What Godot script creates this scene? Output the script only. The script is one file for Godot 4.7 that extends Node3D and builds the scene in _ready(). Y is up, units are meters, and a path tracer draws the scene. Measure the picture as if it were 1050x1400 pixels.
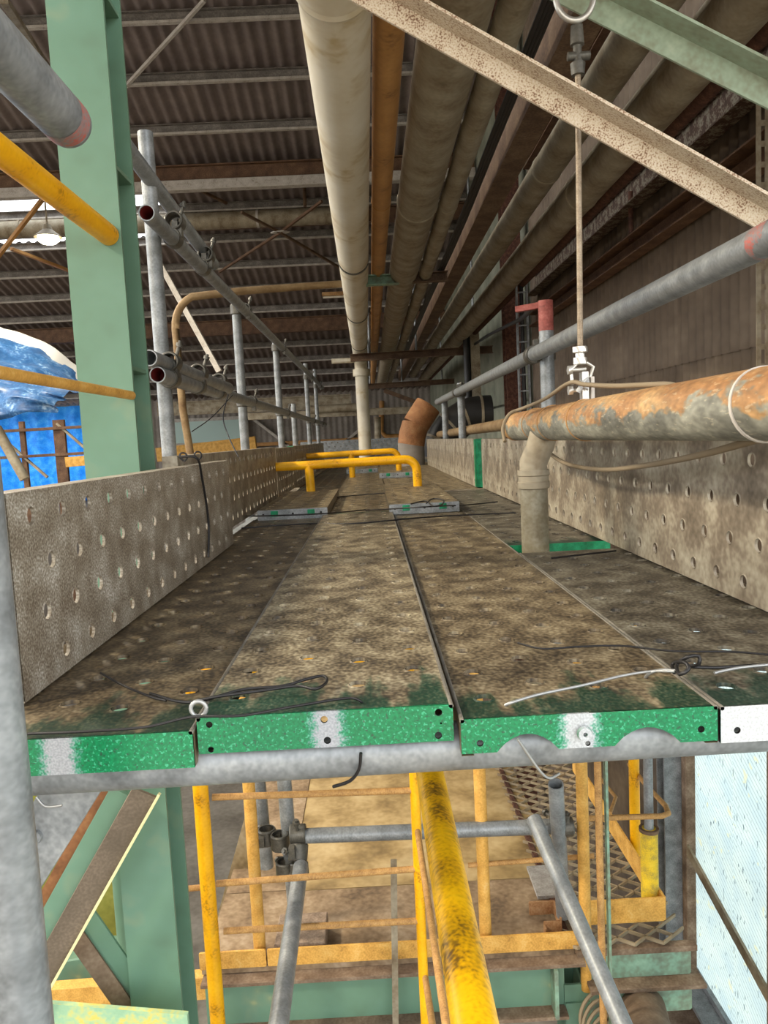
extends Node3D
# Factory scaffold deck under a pipe rack. Units metres; the deck's walking surface is y = 0.

var M := {}
var deck_mesh := {}

# ---------------------------------------------------------------- naming
func tag(o: Node, label: String, category: String, group := "") -> Node:
	o.set_meta("label", label)
	o.set_meta("category", category)
	if group != "":
		o.set_meta("group", group)
	return o

func numbered(called: String) -> String:
	if not has_node(NodePath(called)):
		return called
	var i := 1
	while has_node(NodePath("%s_%03d" % [called, i])):
		i += 1
	return "%s_%03d" % [called, i]

func thing(called: String, label: String, category: String, at := Vector3.ZERO, group := "") -> Node3D:
	var o := Node3D.new()
	o.name = numbered(called)
	add_child(o)
	o.position = at
	tag(o, label, category, group)
	return o

func setting(called: String) -> Node3D:
	var o := Node3D.new()
	o.name = called
	add_child(o)
	o.set_meta("kind", "structure")
	return o

func part(called: String, mesh: Mesh, m: Material, parent: Node, at := Vector3.ZERO) -> MeshInstance3D:
	var o := MeshInstance3D.new()
	o.name = numbered(called) if parent == self else called
	o.mesh = mesh
	o.material_override = m
	o.position = at
	parent.add_child(o, true)
	return o

# ---------------------------------------------------------------- textures and materials
func ramp_at(stops: Array, t: float) -> Color:
	for i in range(1, stops.size()):
		if t <= stops[i][0]:
			var f: float = (t - stops[i - 1][0]) / maxf(stops[i][0] - stops[i - 1][0], 1e-5)
			return (stops[i - 1][1] as Color).lerp(stops[i][1], clampf(f, 0, 1))
	return stops[-1][1]

func noise_image(seed_: int, freq: float, size: int, octaves := 4) -> Image:
	var n := FastNoiseLite.new()
	n.seed = seed_
	n.noise_type = FastNoiseLite.TYPE_SIMPLEX_SMOOTH
	n.frequency = freq
	n.fractal_octaves = octaves
	var im := n.get_seamless_image(size, size)
	im.convert(Image.FORMAT_L8)
	return im

# coarse patches and fine grain mixed, then coloured through a ramp
func ntex(seed_: int, coarse: float, fine: float, share: float, stops: Array, size := 512) -> ImageTexture:
	var a := noise_image(seed_, coarse, size).get_data()
	var b := noise_image(seed_ + 77, fine, size, 2).get_data()
	var lut := PackedByteArray()
	for i in 256:
		var c := ramp_at(stops, i / 255.0)
		lut.append(int(clampf(c.r, 0, 1) * 255)); lut.append(int(clampf(c.g, 0, 1) * 255)); lut.append(int(clampf(c.b, 0, 1) * 255))
	var out := PackedByteArray()
	out.resize(size * size * 3)
	var k := 0
	for i in size * size:
		var v := int(clampf(a[i] * (1.0 - share) + b[i] * share, 0, 255)) * 3
		out[k] = lut[v]; out[k + 1] = lut[v + 1]; out[k + 2] = lut[v + 2]
		k += 3
	return ImageTexture.create_from_image(Image.create_from_data(size, size, false, Image.FORMAT_RGB8, out))

func height_tex(seed_: int, freq: float, size := 256) -> ImageTexture:
	return ImageTexture.create_from_image(noise_image(seed_, freq, size, 3))

func mat(tex: Texture2D, rough: float, metal := 0.0, scale := 1.0, tint := Color.WHITE) -> StandardMaterial3D:
	var m := StandardMaterial3D.new()
	m.albedo_color = tint
	m.albedo_texture = tex
	m.roughness = rough
	m.metallic = metal
	m.metallic_specular = 0.4
	m.uv1_triplanar = true
	m.uv1_scale = Vector3.ONE * scale
	return m

func relief(m: StandardMaterial3D, h: Texture2D, cm: float) -> StandardMaterial3D:
	m.heightmap_enabled = true
	m.heightmap_texture = h
	m.heightmap_scale = cm
	return m

func plain(c: Color, rough: float, metal := 0.0) -> StandardMaterial3D:
	var m := StandardMaterial3D.new()
	m.albedo_color = c
	m.roughness = rough
	m.metallic = metal
	return m

func rgb(r: int, g: int, b: int) -> Color:
	return Color(r / 255.0, g / 255.0, b / 255.0)

func retint(src: StandardMaterial3D, c: Color) -> StandardMaterial3D:
	var m: StandardMaterial3D = src.duplicate()
	m.albedo_color = c
	return m

# trodden steel: dirt in patches over zinc, green overspray along the front end
func plank_image(seed_: int, stops: Array, spray: bool) -> ImageTexture:
	var w := 256
	var h := 1024
	var a := FastNoiseLite.new(); a.seed = seed_; a.frequency = 0.011; a.fractal_octaves = 5
	var b := FastNoiseLite.new(); b.seed = seed_ + 5; b.frequency = 0.12; b.fractal_octaves = 2
	var c := FastNoiseLite.new(); c.seed = seed_ + 9; c.frequency = 0.02; c.fractal_octaves = 4
	var im := Image.create_empty(w, h, false, Image.FORMAT_RGB8)
	for y in h:
		for x in w:
			# 1024 px span two metres, 256 px span a quarter metre: stretch along the plank less than across
			var v := 0.5 + 0.5 * a.get_noise_2d(x * 1.3, y * 2.2) + 0.42 * b.get_noise_2d(x, y * 1.9)
			var col := ramp_at(stops, clampf(v, 0, 1))
			if spray:
				var reach := 40.0 + 46.0 * c.get_noise_2d(x * 1.2, 0.0) + 26.0 * c.get_noise_2d(x * 1.0, y * 2.0 + 400.0)
				var s := clampf((reach - y) / 26.0, 0, 1)
				s *= clampf(0.72 + 0.6 * b.get_noise_2d(x * 1.7 + 300, y * 2.4), 0, 1)
				col = col.lerp(rgb(16, 62, 44), s)
			im.set_pixel(x, y, col)
	return ImageTexture.create_from_image(im)

# green lip paint with a bare or white band sprayed out at `gaps` (fractions of the width)
func lip_image(seed_: int, gaps: Array, base: Color, band: Color) -> ImageTexture:
	var w := 512
	var h := 64
	var n := FastNoiseLite.new(); n.seed = seed_; n.frequency = 0.05; n.fractal_octaves = 3
	var d := FastNoiseLite.new(); d.seed = seed_ + 3; d.frequency = 0.16; d.fractal_octaves = 2
	var im := Image.create_empty(w, h, false, Image.FORMAT_RGB8)
	for y in h:
		for x in w:
			var u := float(x) / w
			var k := 0.0
			for g in gaps:
				var e: float = absf(u - g[0]) - g[1] + 0.02 * n.get_noise_2d(x, y)
				k = maxf(k, clampf(0.5 - e / 0.045 + 0.5 * d.get_noise_2d(x, y), 0, 1))
			var c := base * (1.0 + 0.22 * n.get_noise_2d(x * 2.0, y * 2.0))
			if d.get_noise_2d(x * 0.55 + 90, y * 0.55) > 0.42:
				c = c.lerp(rgb(96, 178, 140), 0.6)
			if d.get_noise_2d(x * 0.5 + 900, y * 0.5) > 0.52:
				c = c.lerp(rgb(60, 60, 50), 0.6)
			c = c.lerp(band * (1.0 + 0.14 * d.get_noise_2d(x + 50, y)), k)
			c.a = 1
			im.set_pixel(x, y, c)
	return ImageTexture.create_from_image(im)

# rusted upper side and bare grey flank of the horizontal pipe; u runs round it, v along it
func rust_pipe_image() -> ImageTexture:
	var w := 256
	var h := 512
	var n := FastNoiseLite.new(); n.seed = 41; n.frequency = 0.014; n.fractal_octaves = 5
	var d := FastNoiseLite.new(); d.seed = 42; d.frequency = 0.08; d.fractal_octaves = 3
	var im := Image.create_empty(w, h, false, Image.FORMAT_RGB8)
	for y in h:
		for x in w:
			var u := float(x) / w
			var top := cos((u - 0.31) * TAU)
			var k := clampf((top - 0.35 + 0.75 * n.get_noise_2d(x, y) + 0.25 * d.get_noise_2d(x, y)) / 0.22, 0, 1)
			var grey := rgb(122, 120, 108) * (1.0 + 0.45 * n.get_noise_2d(x + 300, y) + 0.2 * d.get_noise_2d(x, y + 99))
			var rust := rgb(180, 144, 98).lerp(rgb(150, 108, 68), clampf(0.5 + 1.4 * n.get_noise_2d(x + 700, y * 0.6), 0, 1)) * (1.0 + 0.2 * d.get_noise_2d(x, y + 400))
			var c := grey.lerp(rust, k)
			if d.get_noise_2d(x * 1.5 + 77, y * 0.7) > 0.47:
				c = c.lerp(rgb(205, 190, 160), 0.4)
			c.a = 1
			im.set_pixel(x, y, c)
	return ImageTexture.create_from_image(im)

# wire-reinforced sheet: thin slanting wires and dark flecks
func pane_image() -> ImageTexture:
	var s := 512
	var n := FastNoiseLite.new(); n.seed = 8; n.frequency = 0.008; n.fractal_octaves = 4
	var d := FastNoiseLite.new(); d.seed = 12; d.frequency = 0.05; d.fractal_octaves = 2
	var im := Image.create_empty(s, s, false, Image.FORMAT_RGB8)
	for y in s:
		for x in s:
			var c := rgb(206, 226, 226).lerp(rgb(190, 214, 222), clampf(0.5 + n.get_noise_2d(x, y), 0, 1))
			var t := fposmod((x * 0.55 + y), 17.0)
			if t < 1.6:
				c = c.lerp(rgb(84, 104, 112), 0.75)
			if d.get_noise_2d(x * 1.6, y * 0.35) > 0.62:
				c = c.lerp(rgb(70, 90, 100), 0.75)
			if n.get_noise_2d(x * 1.7 + 500, y * 1.7) > 0.5:
				c = c.lerp(rgb(226, 220, 168), 0.5)
			im.set_pixel(x, y, c)
	return ImageTexture.create_from_image(im)

# ---------------------------------------------------------------- shapes
func frame_of(d: Vector3, up := Vector3.UP) -> Array:
	var f := d.normalized()
	var u := up
	if absf(f.dot(u)) > 0.98:
		u = Vector3(0, 0, -1)
	var s := f.cross(u).normalized()
	return [s, s.cross(f).normalized()]

func quad(st: SurfaceTool, a: Vector3, b: Vector3, c: Vector3, d: Vector3) -> void:
	st.add_vertex(a); st.add_vertex(b); st.add_vertex(c)
	st.add_vertex(a); st.add_vertex(c); st.add_vertex(d)

# closed outline extruded from a to b; outline x = sideways, y = up
func prism(outline: PackedVector2Array, a: Vector3, b: Vector3, up := Vector3.UP) -> ArrayMesh:
	var st := SurfaceTool.new()
	st.begin(Mesh.PRIMITIVE_TRIANGLES)
	st.set_smooth_group(-1)
	add_prism(st, outline, a, b, up)
	st.generate_normals()
	return st.commit()

func add_prism(st: SurfaceTool, outline: PackedVector2Array, a: Vector3, b: Vector3, up := Vector3.UP) -> void:
	var fr := frame_of(b - a, up)
	var s: Vector3 = fr[0]
	var u: Vector3 = fr[1]
	var n := outline.size()
	for i in n:
		var p := outline[i]
		var q := outline[(i + 1) % n]
		var o := s * p.x + u * p.y
		var r := s * q.x + u * q.y
		quad(st, a + o, b + o, b + r, a + r)
	var tri := Geometry2D.triangulate_polygon(outline)
	for k in range(0, tri.size(), 3):
		for e in [a, b]:
			for j in 3:
				var p := outline[tri[k + j]]
				st.add_vertex(e + s * p.x + u * p.y)

func rect(w: float, h: float) -> PackedVector2Array:
	var c := minf(w, h) * 0.06
	return PackedVector2Array([Vector2(-w / 2 + c, -h / 2), Vector2(w / 2 - c, -h / 2), Vector2(w / 2, -h / 2 + c), Vector2(w / 2, h / 2 - c), Vector2(w / 2 - c, h / 2), Vector2(-w / 2 + c, h / 2), Vector2(-w / 2, h / 2 - c), Vector2(-w / 2, -h / 2 + c)])

func h_section(w: float, h: float, tf: float, tw: float) -> PackedVector2Array:
	var x := w / 2
	var y := h / 2
	var t := tw / 2
	return PackedVector2Array([Vector2(-x, -y), Vector2(x, -y), Vector2(x, -y + tf), Vector2(t, -y + tf), Vector2(t, y - tf), Vector2(x, y - tf), Vector2(x, y), Vector2(-x, y), Vector2(-x, y - tf), Vector2(-t, y - tf), Vector2(-t, -y + tf), Vector2(-x, -y + tf)])

func channel(w: float, h: float, t: float) -> PackedVector2Array:
	var y := h / 2
	return PackedVector2Array([Vector2(0, -y), Vector2(w, -y), Vector2(w, -y + t), Vector2(t, -y + t), Vector2(t, y - t), Vector2(w, y - t), Vector2(w, y), Vector2(0, y)])

func angle(w: float, h: float, t: float) -> PackedVector2Array:
	return PackedVector2Array([Vector2(0, 0), Vector2(w, 0), Vector2(w, t), Vector2(t, t), Vector2(t, h), Vector2(0, h)])

func box(size: Vector3) -> ArrayMesh:
	return prism(rect(size.x, size.y), Vector3(0, 0, size.z / 2), Vector3(0, 0, -size.z / 2))

# a thin single sheet spanned by two edges about its middle
func sheet_quad(a: Vector3, b: Vector3) -> ArrayMesh:
	var st := SurfaceTool.new()
	st.begin(Mesh.PRIMITIVE_TRIANGLES)
	quad(st, -a / 2 - b / 2, a / 2 - b / 2, a / 2 + b / 2, -a / 2 + b / 2)
	st.generate_normals()
	return st.commit()

# tube through points; hollow > 0 leaves the start open to that depth
func sweep(pts: Array, r: float, seg := 16, hollow := 0.0, wall := 0.0035) -> ArrayMesh:
	var st := SurfaceTool.new()
	st.begin(Mesh.PRIMITIVE_TRIANGLES)
	add_sweep(st, pts, r, seg, hollow, wall)
	st.index()
	st.generate_normals()
	return st.commit()

func add_sweep(st: SurfaceTool, pts: Array, r: float, seg := 16, hollow := 0.0, wall := 0.0035) -> void:
	st.set_smooth_group(0)
	var n := pts.size()
	var rings := []
	var side: Vector3 = frame_of(pts[1] - pts[0])[0]
	var along := 0.0
	var vs := []
	for i in n:
		var d: Vector3 = (pts[mini(i + 1, n - 1)] - pts[maxi(i - 1, 0)]).normalized()
		side = (side - d * side.dot(d)).normalized()
		var up := side.cross(d)
		var ring := []
		for k in seg:
			var t := TAU * k / seg
			ring.append(pts[i] + (side * cos(t) + up * sin(t)) * r)
		rings.append(ring)
		if i > 0:
			along += (pts[i] as Vector3).distance_to(pts[i - 1])
		vs.append(along)
	for i in n - 1:
		for k in seg:
			var l := (k + 1) % seg
			var q := [rings[i][k], rings[i + 1][k], rings[i + 1][l], rings[i][l]]
			var uv := [Vector2(float(k) / seg, vs[i]), Vector2(float(k) / seg, vs[i + 1]), Vector2(float(k + 1) / seg, vs[i + 1]), Vector2(float(k + 1) / seg, vs[i])]
			for j in [0, 1, 2, 0, 2, 3]:
				st.set_uv(uv[j])
				st.add_vertex(q[j])
	st.set_smooth_group(-1)
	st.set_uv(Vector2.ZERO)
	for e in [0, n - 1]:
		if hollow > 0.0 and e == 0:
			var d: Vector3 = (pts[1] - pts[0]).normalized()
			for k in seg:
				var l := (k + 1) % seg
				var a: Vector3 = rings[0][k]
				var b: Vector3 = rings[0][l]
				var ai: Vector3 = pts[0] + (a - pts[0]) * (1.0 - wall / r)
				var bi: Vector3 = pts[0] + (b - pts[0]) * (1.0 - wall / r)
				quad(st, a, b, bi, ai)
				quad(st, ai, bi, bi + d * hollow, ai + d * hollow)
				st.add_vertex(ai + d * hollow); st.add_vertex(bi + d * hollow); st.add_vertex(pts[0] + d * hollow)
		else:
			for k in seg:
				st.add_vertex(pts[e]); st.add_vertex(rings[e][k]); st.add_vertex(rings[e][(k + 1) % seg])

# surface of revolution about the line from a along d; profile = [[distance, radius], ...]
func lathe(a: Vector3, d: Vector3, profile: Array, seg := 20) -> ArrayMesh:
	var st := SurfaceTool.new()
	st.begin(Mesh.PRIMITIVE_TRIANGLES)
	st.set_smooth_group(-1)
	var f := d.normalized()
	var fr := frame_of(f)
	for i in profile.size() - 1:
		st.set_smooth_group(i + 1)
		for k in seg:
			var t := TAU * k / seg
			var t2 := TAU * (k + 1) / seg
			var e: Vector3 = fr[0] * cos(t) + fr[1] * sin(t)
			var e2: Vector3 = fr[0] * cos(t2) + fr[1] * sin(t2)
			var p: Vector3 = a + f * profile[i][0]
			var q: Vector3 = a + f * profile[i + 1][0]
			quad(st, p + e * profile[i][1], q + e * profile[i + 1][1], q + e2 * profile[i + 1][1], p + e2 * profile[i][1])
	st.generate_normals()
	return st.commit()

# wavy sheet: waves along `across`, straight along `down`
func wavy(across: Vector3, down: Vector3, width: float, length: float, pitch: float, amp: float, per := 6) -> ArrayMesh:
	var st := SurfaceTool.new()
	st.begin(Mesh.PRIMITIVE_TRIANGLES)
	st.set_smooth_group(0)
	var n := across.cross(down).normalized()
	var steps := int(round(width / pitch)) * per
	for i in steps:
		var x := width * i / steps
		var x2 := width * (i + 1) / steps
		var o := across * x + n * amp * sin(TAU * x / pitch)
		var o2 := across * x2 + n * amp * sin(TAU * x2 / pitch)
		quad(st, o, o2, o2 + down * length, o + down * length)
	st.index()
	st.generate_normals()
	return st.commit()

# perforated scaffold plank: width along x, top at y = 0, front end at z = 0 and running to -z
func plank_top(w: float, length: float) -> ArrayMesh:
	var key := "%.3f %.3f" % [w, length]
	if deck_mesh.has(key):
		return deck_mesh[key]
	var st := SurfaceTool.new()
	st.begin(Mesh.PRIMITIVE_TRIANGLES)
	st.set_smooth_group(-1)
	var cw := w / 4
	var pitch := 0.088
	var r := 0.0096
	for col in 4:
		var z := 0.012 if col % 2 == 0 else 0.056
		if col >= 2:
			z += 0.02
		flat(st, w, length, col * cw, (col + 1) * cw, 0.0, z)
		while z + pitch < length - 0.01:
			perforated(st, w, length, col * cw, (col + 1) * cw, z, z + pitch, r)
			z += pitch
		flat(st, w, length, col * cw, (col + 1) * cw, z, length)
	# rolled long sides
	for s in [0.0, w]:
		var inn := 0.012 if s == 0.0 else -0.012
		st.set_uv(Vector2(s / w, 0.5))
		quad(st, Vector3(s, 0, 0), Vector3(s, 0, -length), Vector3(s, -0.036, -length), Vector3(s, -0.036, 0))
		quad(st, Vector3(s, -0.036, 0), Vector3(s, -0.036, -length), Vector3(s + inn, -0.036, -length), Vector3(s + inn, -0.036, 0))
	st.generate_normals()
	var m := st.commit()
	deck_mesh[key] = m
	return m

func put(st: SurfaceTool, w: float, length: float, p: Vector3) -> void:
	st.set_uv(Vector2(p.x / w, -p.z / 2.0))
	st.add_vertex(p)

func flat(st: SurfaceTool, w: float, length: float, x0: float, x1: float, z0: float, z1: float) -> void:
	for p in [Vector3(x0, 0, -z0), Vector3(x0, 0, -z1), Vector3(x1, 0, -z1), Vector3(x0, 0, -z0), Vector3(x1, 0, -z1), Vector3(x1, 0, -z0)]:
		put(st, w, length, p)

func perforated(st: SurfaceTool, w: float, length: float, x0: float, x1: float, z0: float, z1: float, r: float) -> void:
	var c := Vector3((x0 + x1) / 2, 0, -(z0 + z1) / 2)
	var hx := (x1 - x0) / 2
	var hz := (z1 - z0) / 2
	var out := []
	for side in 4:
		for k in 4:
			var t := -1.0 + k * 0.5
			var p: Vector2 = [Vector2(1, t), Vector2(-t, 1), Vector2(-1, -t), Vector2(t, -1)][side]
			out.append(c + Vector3(p.x * hx, 0, p.y * hz))
	for k in 16:
		var a: Vector3 = out[k]
		var b: Vector3 = out[(k + 1) % 16]
		var da := (a - c).normalized()
		var db := (b - c).normalized()
		var rings := [[a, b], [c + da * (r + 0.0022), c + db * (r + 0.0022)], [c + da * (r + 0.0006) + Vector3(0, 0.0011, 0), c + db * (r + 0.0006) + Vector3(0, 0.0011, 0)], [c + da * r + Vector3(0, -0.003, 0), c + db * r + Vector3(0, -0.003, 0)]]
		for i in 3:
			for p in [rings[i][0], rings[i][1], rings[i + 1][1], rings[i][0], rings[i + 1][1], rings[i + 1][0]]:
				put(st, w, length, p)

func plank_end(w: float, shape: Array, holes: Array, m: Material) -> CSGCombiner3D:
	var root := CSGCombiner3D.new()
	var pts := PackedVector2Array()
	for p in shape:
		pts.append(p)
	var body := CSGPolygon3D.new()
	body.polygon = pts
	body.depth = 0.003
	body.material = m
	root.add_child(body)
	for h in holes:
		var c := CSGCylinder3D.new()
		c.radius = h.z
		c.height = 0.03
		c.sides = 14
		c.rotation.x = PI / 2
		c.position = Vector3(h.x, h.y, 0)
		c.operation = CSGShape3D.OPERATION_SUBTRACTION
		c.material = M.dark
		root.add_child(c)
	return root

func plank(called: String, label: String, at: Vector3, length: float, top: Material, lip: Material, group: String, category := "plank") -> Node3D:
	var t := thing(called, label, category, at, group)
	part("top_sheet", plank_top(0.248, length), top, t)
	if lip:
		part("end_plate", box(Vector3(0.248, 0.036, 0.003)), lip, t, Vector3(0.124, -0.018, 0.0015))
	return t

# plank stood on edge as a toe board; its face looks towards +x (side = 1) or -x (side = -1)
func toe_board(label: String, x: float, z: float, length: float, side: int, m: Material, y := 0.004, edge: Material = null, lean := 0.0, height := 0.24) -> Node3D:
	var t := thing("toe_board", label, "toe board", Vector3(x, y, z), "perforated toe boards along the deck")
	var top := part("face_sheet", plank_top(height, length), m, t)
	if side > 0:
		top.rotation.z = -PI / 2
		top.position = Vector3(0, height, 0)
	else:
		top.rotation.z = PI / 2
	var e := part("end_plate", box(Vector3(0.036, height, 0.003)), edge if edge else m, t, Vector3(-0.018 * side, height / 2, 0.0))
	if edge:
		e.set_meta("label", "green painted end")
	t.rotation.z = lean
	return t

func pipe(called: String, label: String, category: String, a: Vector3, b: Vector3, r: float, m: Material, group := "", seg := 24, hollow := 0.0) -> MeshInstance3D:
	var o := part(called, sweep([Vector3.ZERO, b - a], r, seg, hollow), m, self, a)
	tag(o, label, category, group)
	return o

func bar(called: String, label: String, category: String, outline: PackedVector2Array, a: Vector3, b: Vector3, up: Vector3, m: Material, group := "") -> MeshInstance3D:
	var o := part(called, prism(outline, Vector3.ZERO, b - a, up), m, self, a)
	tag(o, label, category, group)
	return o

func wire(called: String, label: String, pts: Array, r: float, m: Material, group := "", category := "wire") -> MeshInstance3D:
	var c := Curve3D.new()
	var base: Vector3 = pts[0]
	for i in pts.size():
		var d: Vector3 = (pts[mini(i + 1, pts.size() - 1)] - pts[maxi(i - 1, 0)]) / 6.0
		c.add_point(pts[i] - base, -d, d)
	c.bake_interval = 0.006
	var baked := c.get_baked_points()
	var path := []
	for p in baked:
		path.append(p)
	var o := part(called, sweep(path, r, 6), m, self, base)
	tag(o, label, category, group)
	return o

# swivel coupler: two hinged collars with their bolts
func coupler(label: String, at: Vector3, d1: Vector3, off: Vector3, d2: Vector3, group := "scaffold couplers") -> void:
	var t := thing("scaffold_coupler", label, "coupler", at, group)
	var k := 0
	for d in [d1, d2]:
		var f: Vector3 = d.normalized()
		var c := off * k
		part("collar", lathe(c - f * 0.026, f, [[0, 0.0246], [0, 0.029], [0.004, 0.0315], [0.048, 0.0315], [0.052, 0.029], [0.052, 0.0246]], 18), M.clamp, t)
		var fr := frame_of(f)
		var s: Vector3 = fr[0]
		var u: Vector3 = fr[1]
		part("flap", box(Vector3(0.02, 0.03, 0.03)), M.clamp, t, c + u * 0.036 * (1 if k == 0 else -1) + s * 0.012)
		var bolt := part("bolt", sweep([c + s * 0.018 + u * 0.02, c + s * 0.034 + u * 0.066], 0.006, 8), M.clamp, t)
		part("nut", lathe(c + s * 0.028 + u * 0.048, s * 0.35 + u, [[0, 0.0], [0, 0.012], [0.011, 0.012], [0.011, 0.0]], 6), M.clamp, bolt)
		k += 1
	part("pivot", sweep([Vector3.ZERO + off * 0.35, off * 0.65], 0.014, 10), M.clamp, t)

# ---------------------------------------------------------------- build
func _ready() -> void:
	view_and_light()
	materials()
	building()
	roof_steel()
	deck()
	toe_boards()
	left_side()
	pipe_rack()
	right_side()
	deck_rails()
	wires()
	below()
	far_end()

func view_and_light() -> void:
	var cam := Camera3D.new()
	cam.name = "camera"
	cam.fov = 67.3801
	cam.near = 0.02
	add_child(cam)
	cam.transform = Transform3D(Basis(Vector3(0.998664, -0.048438, 0.018011), Vector3(0.049933, 0.994244, -0.094794), Vector3(-0.013316, 0.095566, 0.995334)), Vector3(0, 0.270, 0))
	cam.current = true
	var we := WorldEnvironment.new()
	we.name = "environment"
	var env := Environment.new()
	var sky := Sky.new()
	var ps := ProceduralSkyMaterial.new()
	ps.sky_top_color = Color(0.90, 0.93, 0.96)
	ps.sky_horizon_color = Color(0.97, 0.96, 0.94)
	ps.ground_horizon_color = Color(0.72, 0.70, 0.66)
	ps.ground_bottom_color = Color(0.60, 0.58, 0.54)
	ps.energy_multiplier = 4.2
	sky.sky_material = ps
	env.background_mode = Environment.BG_SKY
	env.sky = sky
	env.ambient_light_source = Environment.AMBIENT_SOURCE_DISABLED
	env.tonemap_mode = Environment.TONE_MAPPER_LINEAR
	env.tonemap_exposure = 1.32
	env.sdfgi_enabled = true
	env.ssao_enabled = true
	env.ssil_enabled = true
	we.environment = env
	add_child(we)

func materials() -> void:
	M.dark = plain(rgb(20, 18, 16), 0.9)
	var gal := [[0.0, rgb(104, 106, 108)], [0.4, rgb(140, 143, 146)], [0.6, rgb(158, 161, 164)], [1.0, rgb(196, 198, 200)]]
	var gal_tex := ntex(1, 0.012, 0.09, 0.4, gal)
	M.galv = mat(gal_tex, 0.40, 0.25, 2.4, rgb(222, 222, 219))
	M.clamp = mat(gal_tex, 0.4, 0.35, 3.0, rgb(150, 142, 128))
	var dirt := [[0.0, rgb(62, 54, 44)], [0.3, rgb(104, 92, 74)], [0.5, rgb(138, 124, 101)], [0.7, rgb(166, 153, 127)], [1.0, rgb(205, 194, 166)]]
	var t1 := plank_image(11, dirt, true)
	var t2 := plank_image(23, dirt, true)
	for i in 4:
		var m := StandardMaterial3D.new()
		m.albedo_texture = [t1, t2, t1, t2][i]
		m.albedo_color = [rgb(172, 164, 152), rgb(218, 216, 210), rgb(190, 184, 174), rgb(168, 172, 178)][i]
		m.roughness = 0.5
		m.metallic = 0.1
		m.metallic_specular = 0.5
		M["plank%d" % i] = m
	var t3 := plank_image(57, dirt, false)
	var pf := StandardMaterial3D.new()
	pf.albedo_texture = t3
	pf.albedo_color = rgb(222, 216, 204)
	pf.roughness = 0.5
	pf.metallic = 0.25
	M.plank_far = pf
	var speck := [[0.0, rgb(70, 58, 46)], [0.36, rgb(118, 106, 90)], [0.5, rgb(142, 132, 116)], [0.62, rgb(160, 152, 138)], [0.8, rgb(205, 200, 190)], [1.0, rgb(240, 238, 230)]]
	M.toe = mat(ntex(3, 0.01, 0.19, 0.62, speck), 0.5, 0.1, 2.4)
	M.toe_right = mat(ntex(4, 0.008, 0.06, 0.35, [[0.0, rgb(84, 74, 62)], [0.45, rgb(128, 116, 100)], [0.6, rgb(148, 138, 120)], [1.0, rgb(186, 178, 160)]]), 0.5, 0.1, 2.0)
	var green := rgb(0, 110, 66)
	var silver := rgb(150, 152, 156)
	for i in 4:
		var m := StandardMaterial3D.new()
		m.albedo_texture = lip_image(60 + i, [[[0.48, 0.065]], [[0.505, 0.06]], [[0.46, 0.07]], [[0.3, 0.6]]][i], green, [silver, silver, rgb(168, 171, 173), rgb(184, 186, 187)][i])
		m.uv1_triplanar = true
		m.uv1_scale = Vector3(1.0 / 0.248, 1.0 / 0.031, 1.0 / 0.248)
		m.roughness = 0.35
		m.metallic_specular = 0.5
		M["lip%d" % i] = m
	M.bead = mat(gal_tex, 0.5, 0.1, 3.0, rgb(190, 178, 160))
	M.green_paint = mat(ntex(5, 0.02, 0.2, 0.3, [[0.0, rgb(0, 78, 50)], [0.5, rgb(0, 122, 78)], [1.0, rgb(40, 160, 112)]]), 0.4, 0.0, 3.0)
	var sage := [[0.0, rgb(90, 115, 94)], [0.35, rgb(97, 128, 106)], [0.65, rgb(101, 133, 112)], [0.78, rgb(114, 137, 112)], [0.9, rgb(160, 160, 116)], [1.0, rgb(178, 160, 104)]]
	M.sage = mat(ntex(6, 0.006, 0.03, 0.25, sage), 0.45, 0.0, 1.0)
	M.sage_dusty = mat(ntex(9, 0.012, 0.06, 0.35, [[0.0, rgb(96, 96, 84)], [0.4, rgb(118, 136, 116)], [0.6, rgb(126, 158, 136)], [1.0, rgb(146, 178, 156)]]), 0.6, 0.0, 1.5)
	M.brace_sage = mat(ntex(56, 0.012, 0.08, 0.35, [[0.0, rgb(96, 92, 74)], [0.35, rgb(130, 136, 114)], [0.6, rgb(142, 156, 134)], [1.0, rgb(168, 178, 156)]]), 0.6, 0.0, 1.5)
	M.dust = mat(ntex(10, 0.012, 0.1, 0.35, [[0.0, rgb(84, 66, 50)], [0.5, rgb(118, 98, 80)], [1.0, rgb(160, 142, 122)]]), 0.9, 0.0, 1.5)
	M.yellow = mat(ntex(12, 0.008, 0.12, 0.35, [[0.0, rgb(120, 86, 30)], [0.24, rgb(176, 122, 20)], [0.34, rgb(226, 160, 10)], [0.7, rgb(240, 178, 18)], [1.0, rgb(246, 196, 60)]]), 0.4, 0.0, 1.6)
	M.yellow_old = mat(ntex(13, 0.012, 0.12, 0.4, [[0.0, rgb(122, 92, 52)], [0.3, rgb(184, 136, 62)], [0.6, rgb(212, 162, 80)], [1.0, rgb(218, 184, 128)]]), 0.6, 0.0, 1.8)
	M.yellow_rod = mat(ntex(14, 0.03, 0.16, 0.5, [[0.0, rgb(110, 80, 48)], [0.4, rgb(164, 122, 72)], [0.7, rgb(192, 148, 88)], [1.0, rgb(200, 172, 134)]]), 0.65, 0.0, 2.0)
	M.pvc = mat(ntex(15, 0.006, 0.05, 0.2, [[0.0, rgb(150, 118, 74)], [0.2, rgb(186, 168, 132)], [0.35, rgb(208, 198, 176)], [0.7, rgb(216, 208, 190)], [1.0, rgb(226, 220, 206)]]), 0.45, 0.0, 1.2)
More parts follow.
